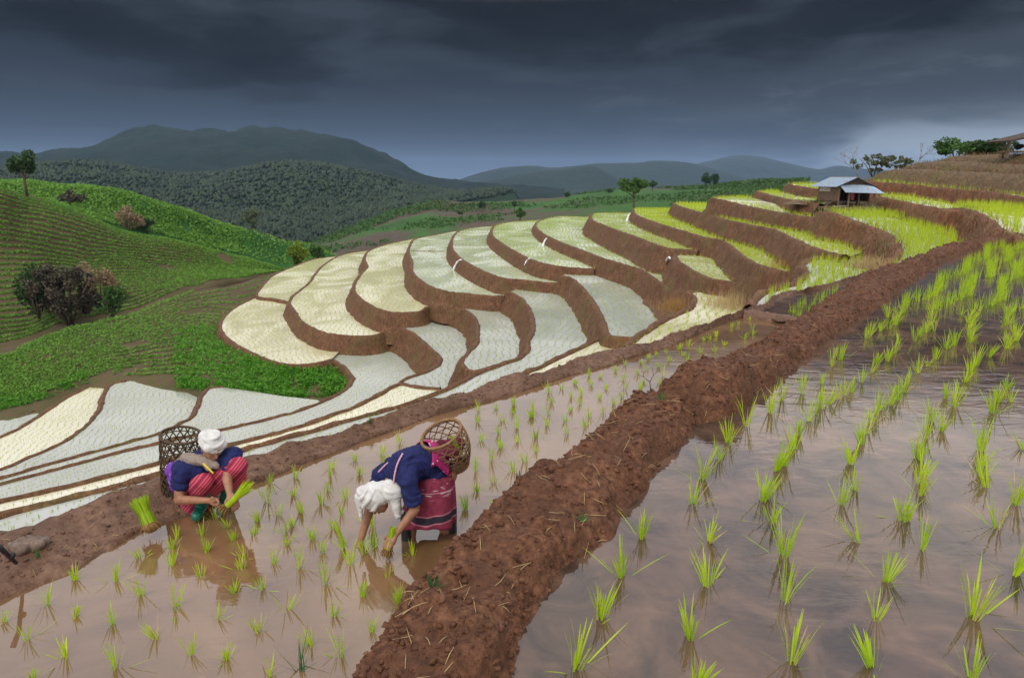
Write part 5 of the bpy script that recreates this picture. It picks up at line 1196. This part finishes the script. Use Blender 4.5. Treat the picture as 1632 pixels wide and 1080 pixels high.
# ------------------------------------------------------------------ small things on the mud
from mathutils.bvhtree import BVHTree
bvh = {n: BVHTree.FromPolygons([v.co for v in COL.objects[n].data.vertices], [tuple(p.vertices) for p in COL.objects[n].data.polygons]) for n in ('mud_berm', 'mud_path')}
def on(name, px, py, z):
    p = Pz(px, py, z); h = bvh[name].ray_cast(Vector((p.x, p.y, 5)), Vector((0, 0, -1)))
    return h[0] if h[0] else None
def scatter(name, A_, B_, n, rng, bias=None):
    out = []
    A_ = resample(catmull([tuple(p) for p in A_], step=.1), 400); B_ = resample(catmull([tuple(p) for p in B_], step=.1), 400)
    while len(out) < n:
        i = int((rng.random()**1.6)*399); t = bias(rng) if bias else rng.random(); p = A_[i]*(1-t)+B_[i]*t
        h = bvh[name].ray_cast(Vector((p[0]+rng.normal(0, .02), p[1]+rng.normal(0, .02), 5)), Vector((0, 0, -1)))
        if h[0]: out.append((h[0], h[1]))
        else: n -= 1
    return out
bA, bB = [Pz(x, y, ZR+.14) for x, y in bl], [Pz(x, y, ZR) for x, y in br]
pA, pB = [Pz(x, y, .12) for x, y in outer[1:]], [Pz(x, y, 0) for x, y in inner[1:]]
def clods(name, pts, mat, smin, smax, label):
    n = len(pts); P_ = np.array([tuple(p[0]) for p in pts]); s_ = RNG.uniform(0, 1, n)**3*(smax-smin)+smin
    V_ = P_[:, None, :]+ICO[None]*s_[:, None, None]*RNG.uniform(.4, 1.5, (n, 12, 1))*np.array([1, 1, .6])
    np_obj(name, V_.reshape(-1, 3), (ICF[None]+(np.arange(n)*12)[:, None, None]).reshape(-1, 3), mat, label=label, cat='clods', kind='stuff')
bias = lambda r: r.choice([abs(r.normal(0, .10)), r.uniform(.55, .98), r.random()])
clods('mud_clods', scatter('mud_berm', bA, bB, 9000, RNG, bias), M_BERM, .004, .026, 'crumbled mud clods all over the big berm')
clods('mud_clods', scatter('mud_path', pA, pB, 3000, RNG), M_PATH, .004, .022, 'mud clods along the path beside the planted paddy')
def straws(pts, mat, label, lo=.03, hi=.16):
    A = Acc()
    for p, nrm in pts:
        an = random.uniform(0, 6.28); d = Vector((math.cos(an), math.sin(an), random.gauss(0, .12))); d -= nrm*d.dot(nrm)*.8; L = random.uniform(lo, hi); c = p+nrm*.006
        A.add(tube([c-d*L*.5, c+Vector((0, 0, random.uniform(0, .012))), c+d*L*.5+Vector((0, 0, random.uniform(0, .02)))], [.0016, .0022, .0012], 4, False))
    mesh_obj('straw', A.V, A.F, mat, label=label, cat='straw', kind='stuff')
straws(scatter('mud_berm', bA, bB, 420, RNG), M_STRAW, 'dry straw bits scattered on the big berm')
straws(scatter('mud_path', pA, pB, 160, RNG), M_STRAW, 'dry straw bits on the mud path')
# black tripod leg, grey rock, twig, weeds
V, F = tube([Pz(-12, 862, .42), Pz(6, 878, .32), Pz(26, 897, .13)], [.020, .017, .012], 8); tl = empty('tripod_leg', Pz(26, 897, .13), 'black tripod leg poking in at the lower left edge', 'tripod'); part('tube', V, F, M_BLACK, tl)
V, F = ellipsoid(Pz(18, 885, .24), .026, .026, .026); part('clamp', V, F, M_BLACK, tl)
A = Acc(); A.add(ellipsoid(Pz(46, 866, .13), .12, .06, .06)); A.add(ellipsoid(Pz(30, 872, .13), .07, .05, .055)); A.add(ellipsoid(Pz(66, 861, .13), .07, .04, .045)); rk = empty('grey_stone', Pz(48, 868, .1), 'grey-brown wet lump of stone on the path at lower left', 'stone'); fuse('stone', A, simple('wet_stone', (.15, .105, .08), .5, .5, 14, .02), rk, .010, 2, .035, 16.)
tw = on('mud_berm', 1037, 637, ZR+.15) or Pz(1037, 637, ZR+.15); root = empty('dead_twig', tw, 'small bare twig standing on the berm edge by its notch', 'twig'); A = Acc(); rg = random.Random(2)
def brt(p, d, L, r, k):
    q = p+d*L; A.add(tube([p, q], [r, r*.7], 5))
    if k:
        for sgn in (-1, 1): brt(q, (d+Vector((sgn*rg.uniform(.3, .9), rg.gauss(0, .3), rg.uniform(-.2, .3)))).normalized(), L*.7, r*.65, k-1)
brt(Vector((0, 0, -.03)), Vector((-.15, 0, 1)).normalized(), .10, .006, 3); mesh_obj('branches', A.V, A.F, M_BARK, parent=root)
M_WEED = leaf_mat('weed_leaf', (.03, .10, .03), (.07, .19, .05), trans=.25)
def weed(p, h, n, label, spread=.5):
    V_, T_ = blades(np.tile(np.array([[0, 0, -.02]]), (n, 1)), h, .012, 1, spread, RNG, jitter=.012); o = np_obj('weed', V_, T_, M_WEED, label=label, cat='weed'); o.location = p
weed(Pz(480, 1066, 0), .24, 14, 'dark green weed standing in the water near the bottom edge')
for px, py, nm, lab in [(828,768,'mud_berm','green weed on the berm edge right of the bending person'),(590,672,'mud_path','weed on the path above the bending person'),(1052,650,'mud_berm','green weed in the notch of the berm'),(60,878,'mud_path','small green weed beside the grey stone'),(930,822,'mud_berm','tiny green weed in the middle of the berm'),(690,925,'mud_berm','small weed on the near left flank of the berm')]:
    p = on(nm, px, py, ZR+.15 if nm == 'mud_berm' else .13)
    if p: weed(p, .10, 16, lab, .6)
V_, T_ = [], []

bpy.data.scenes.remove(TMP)
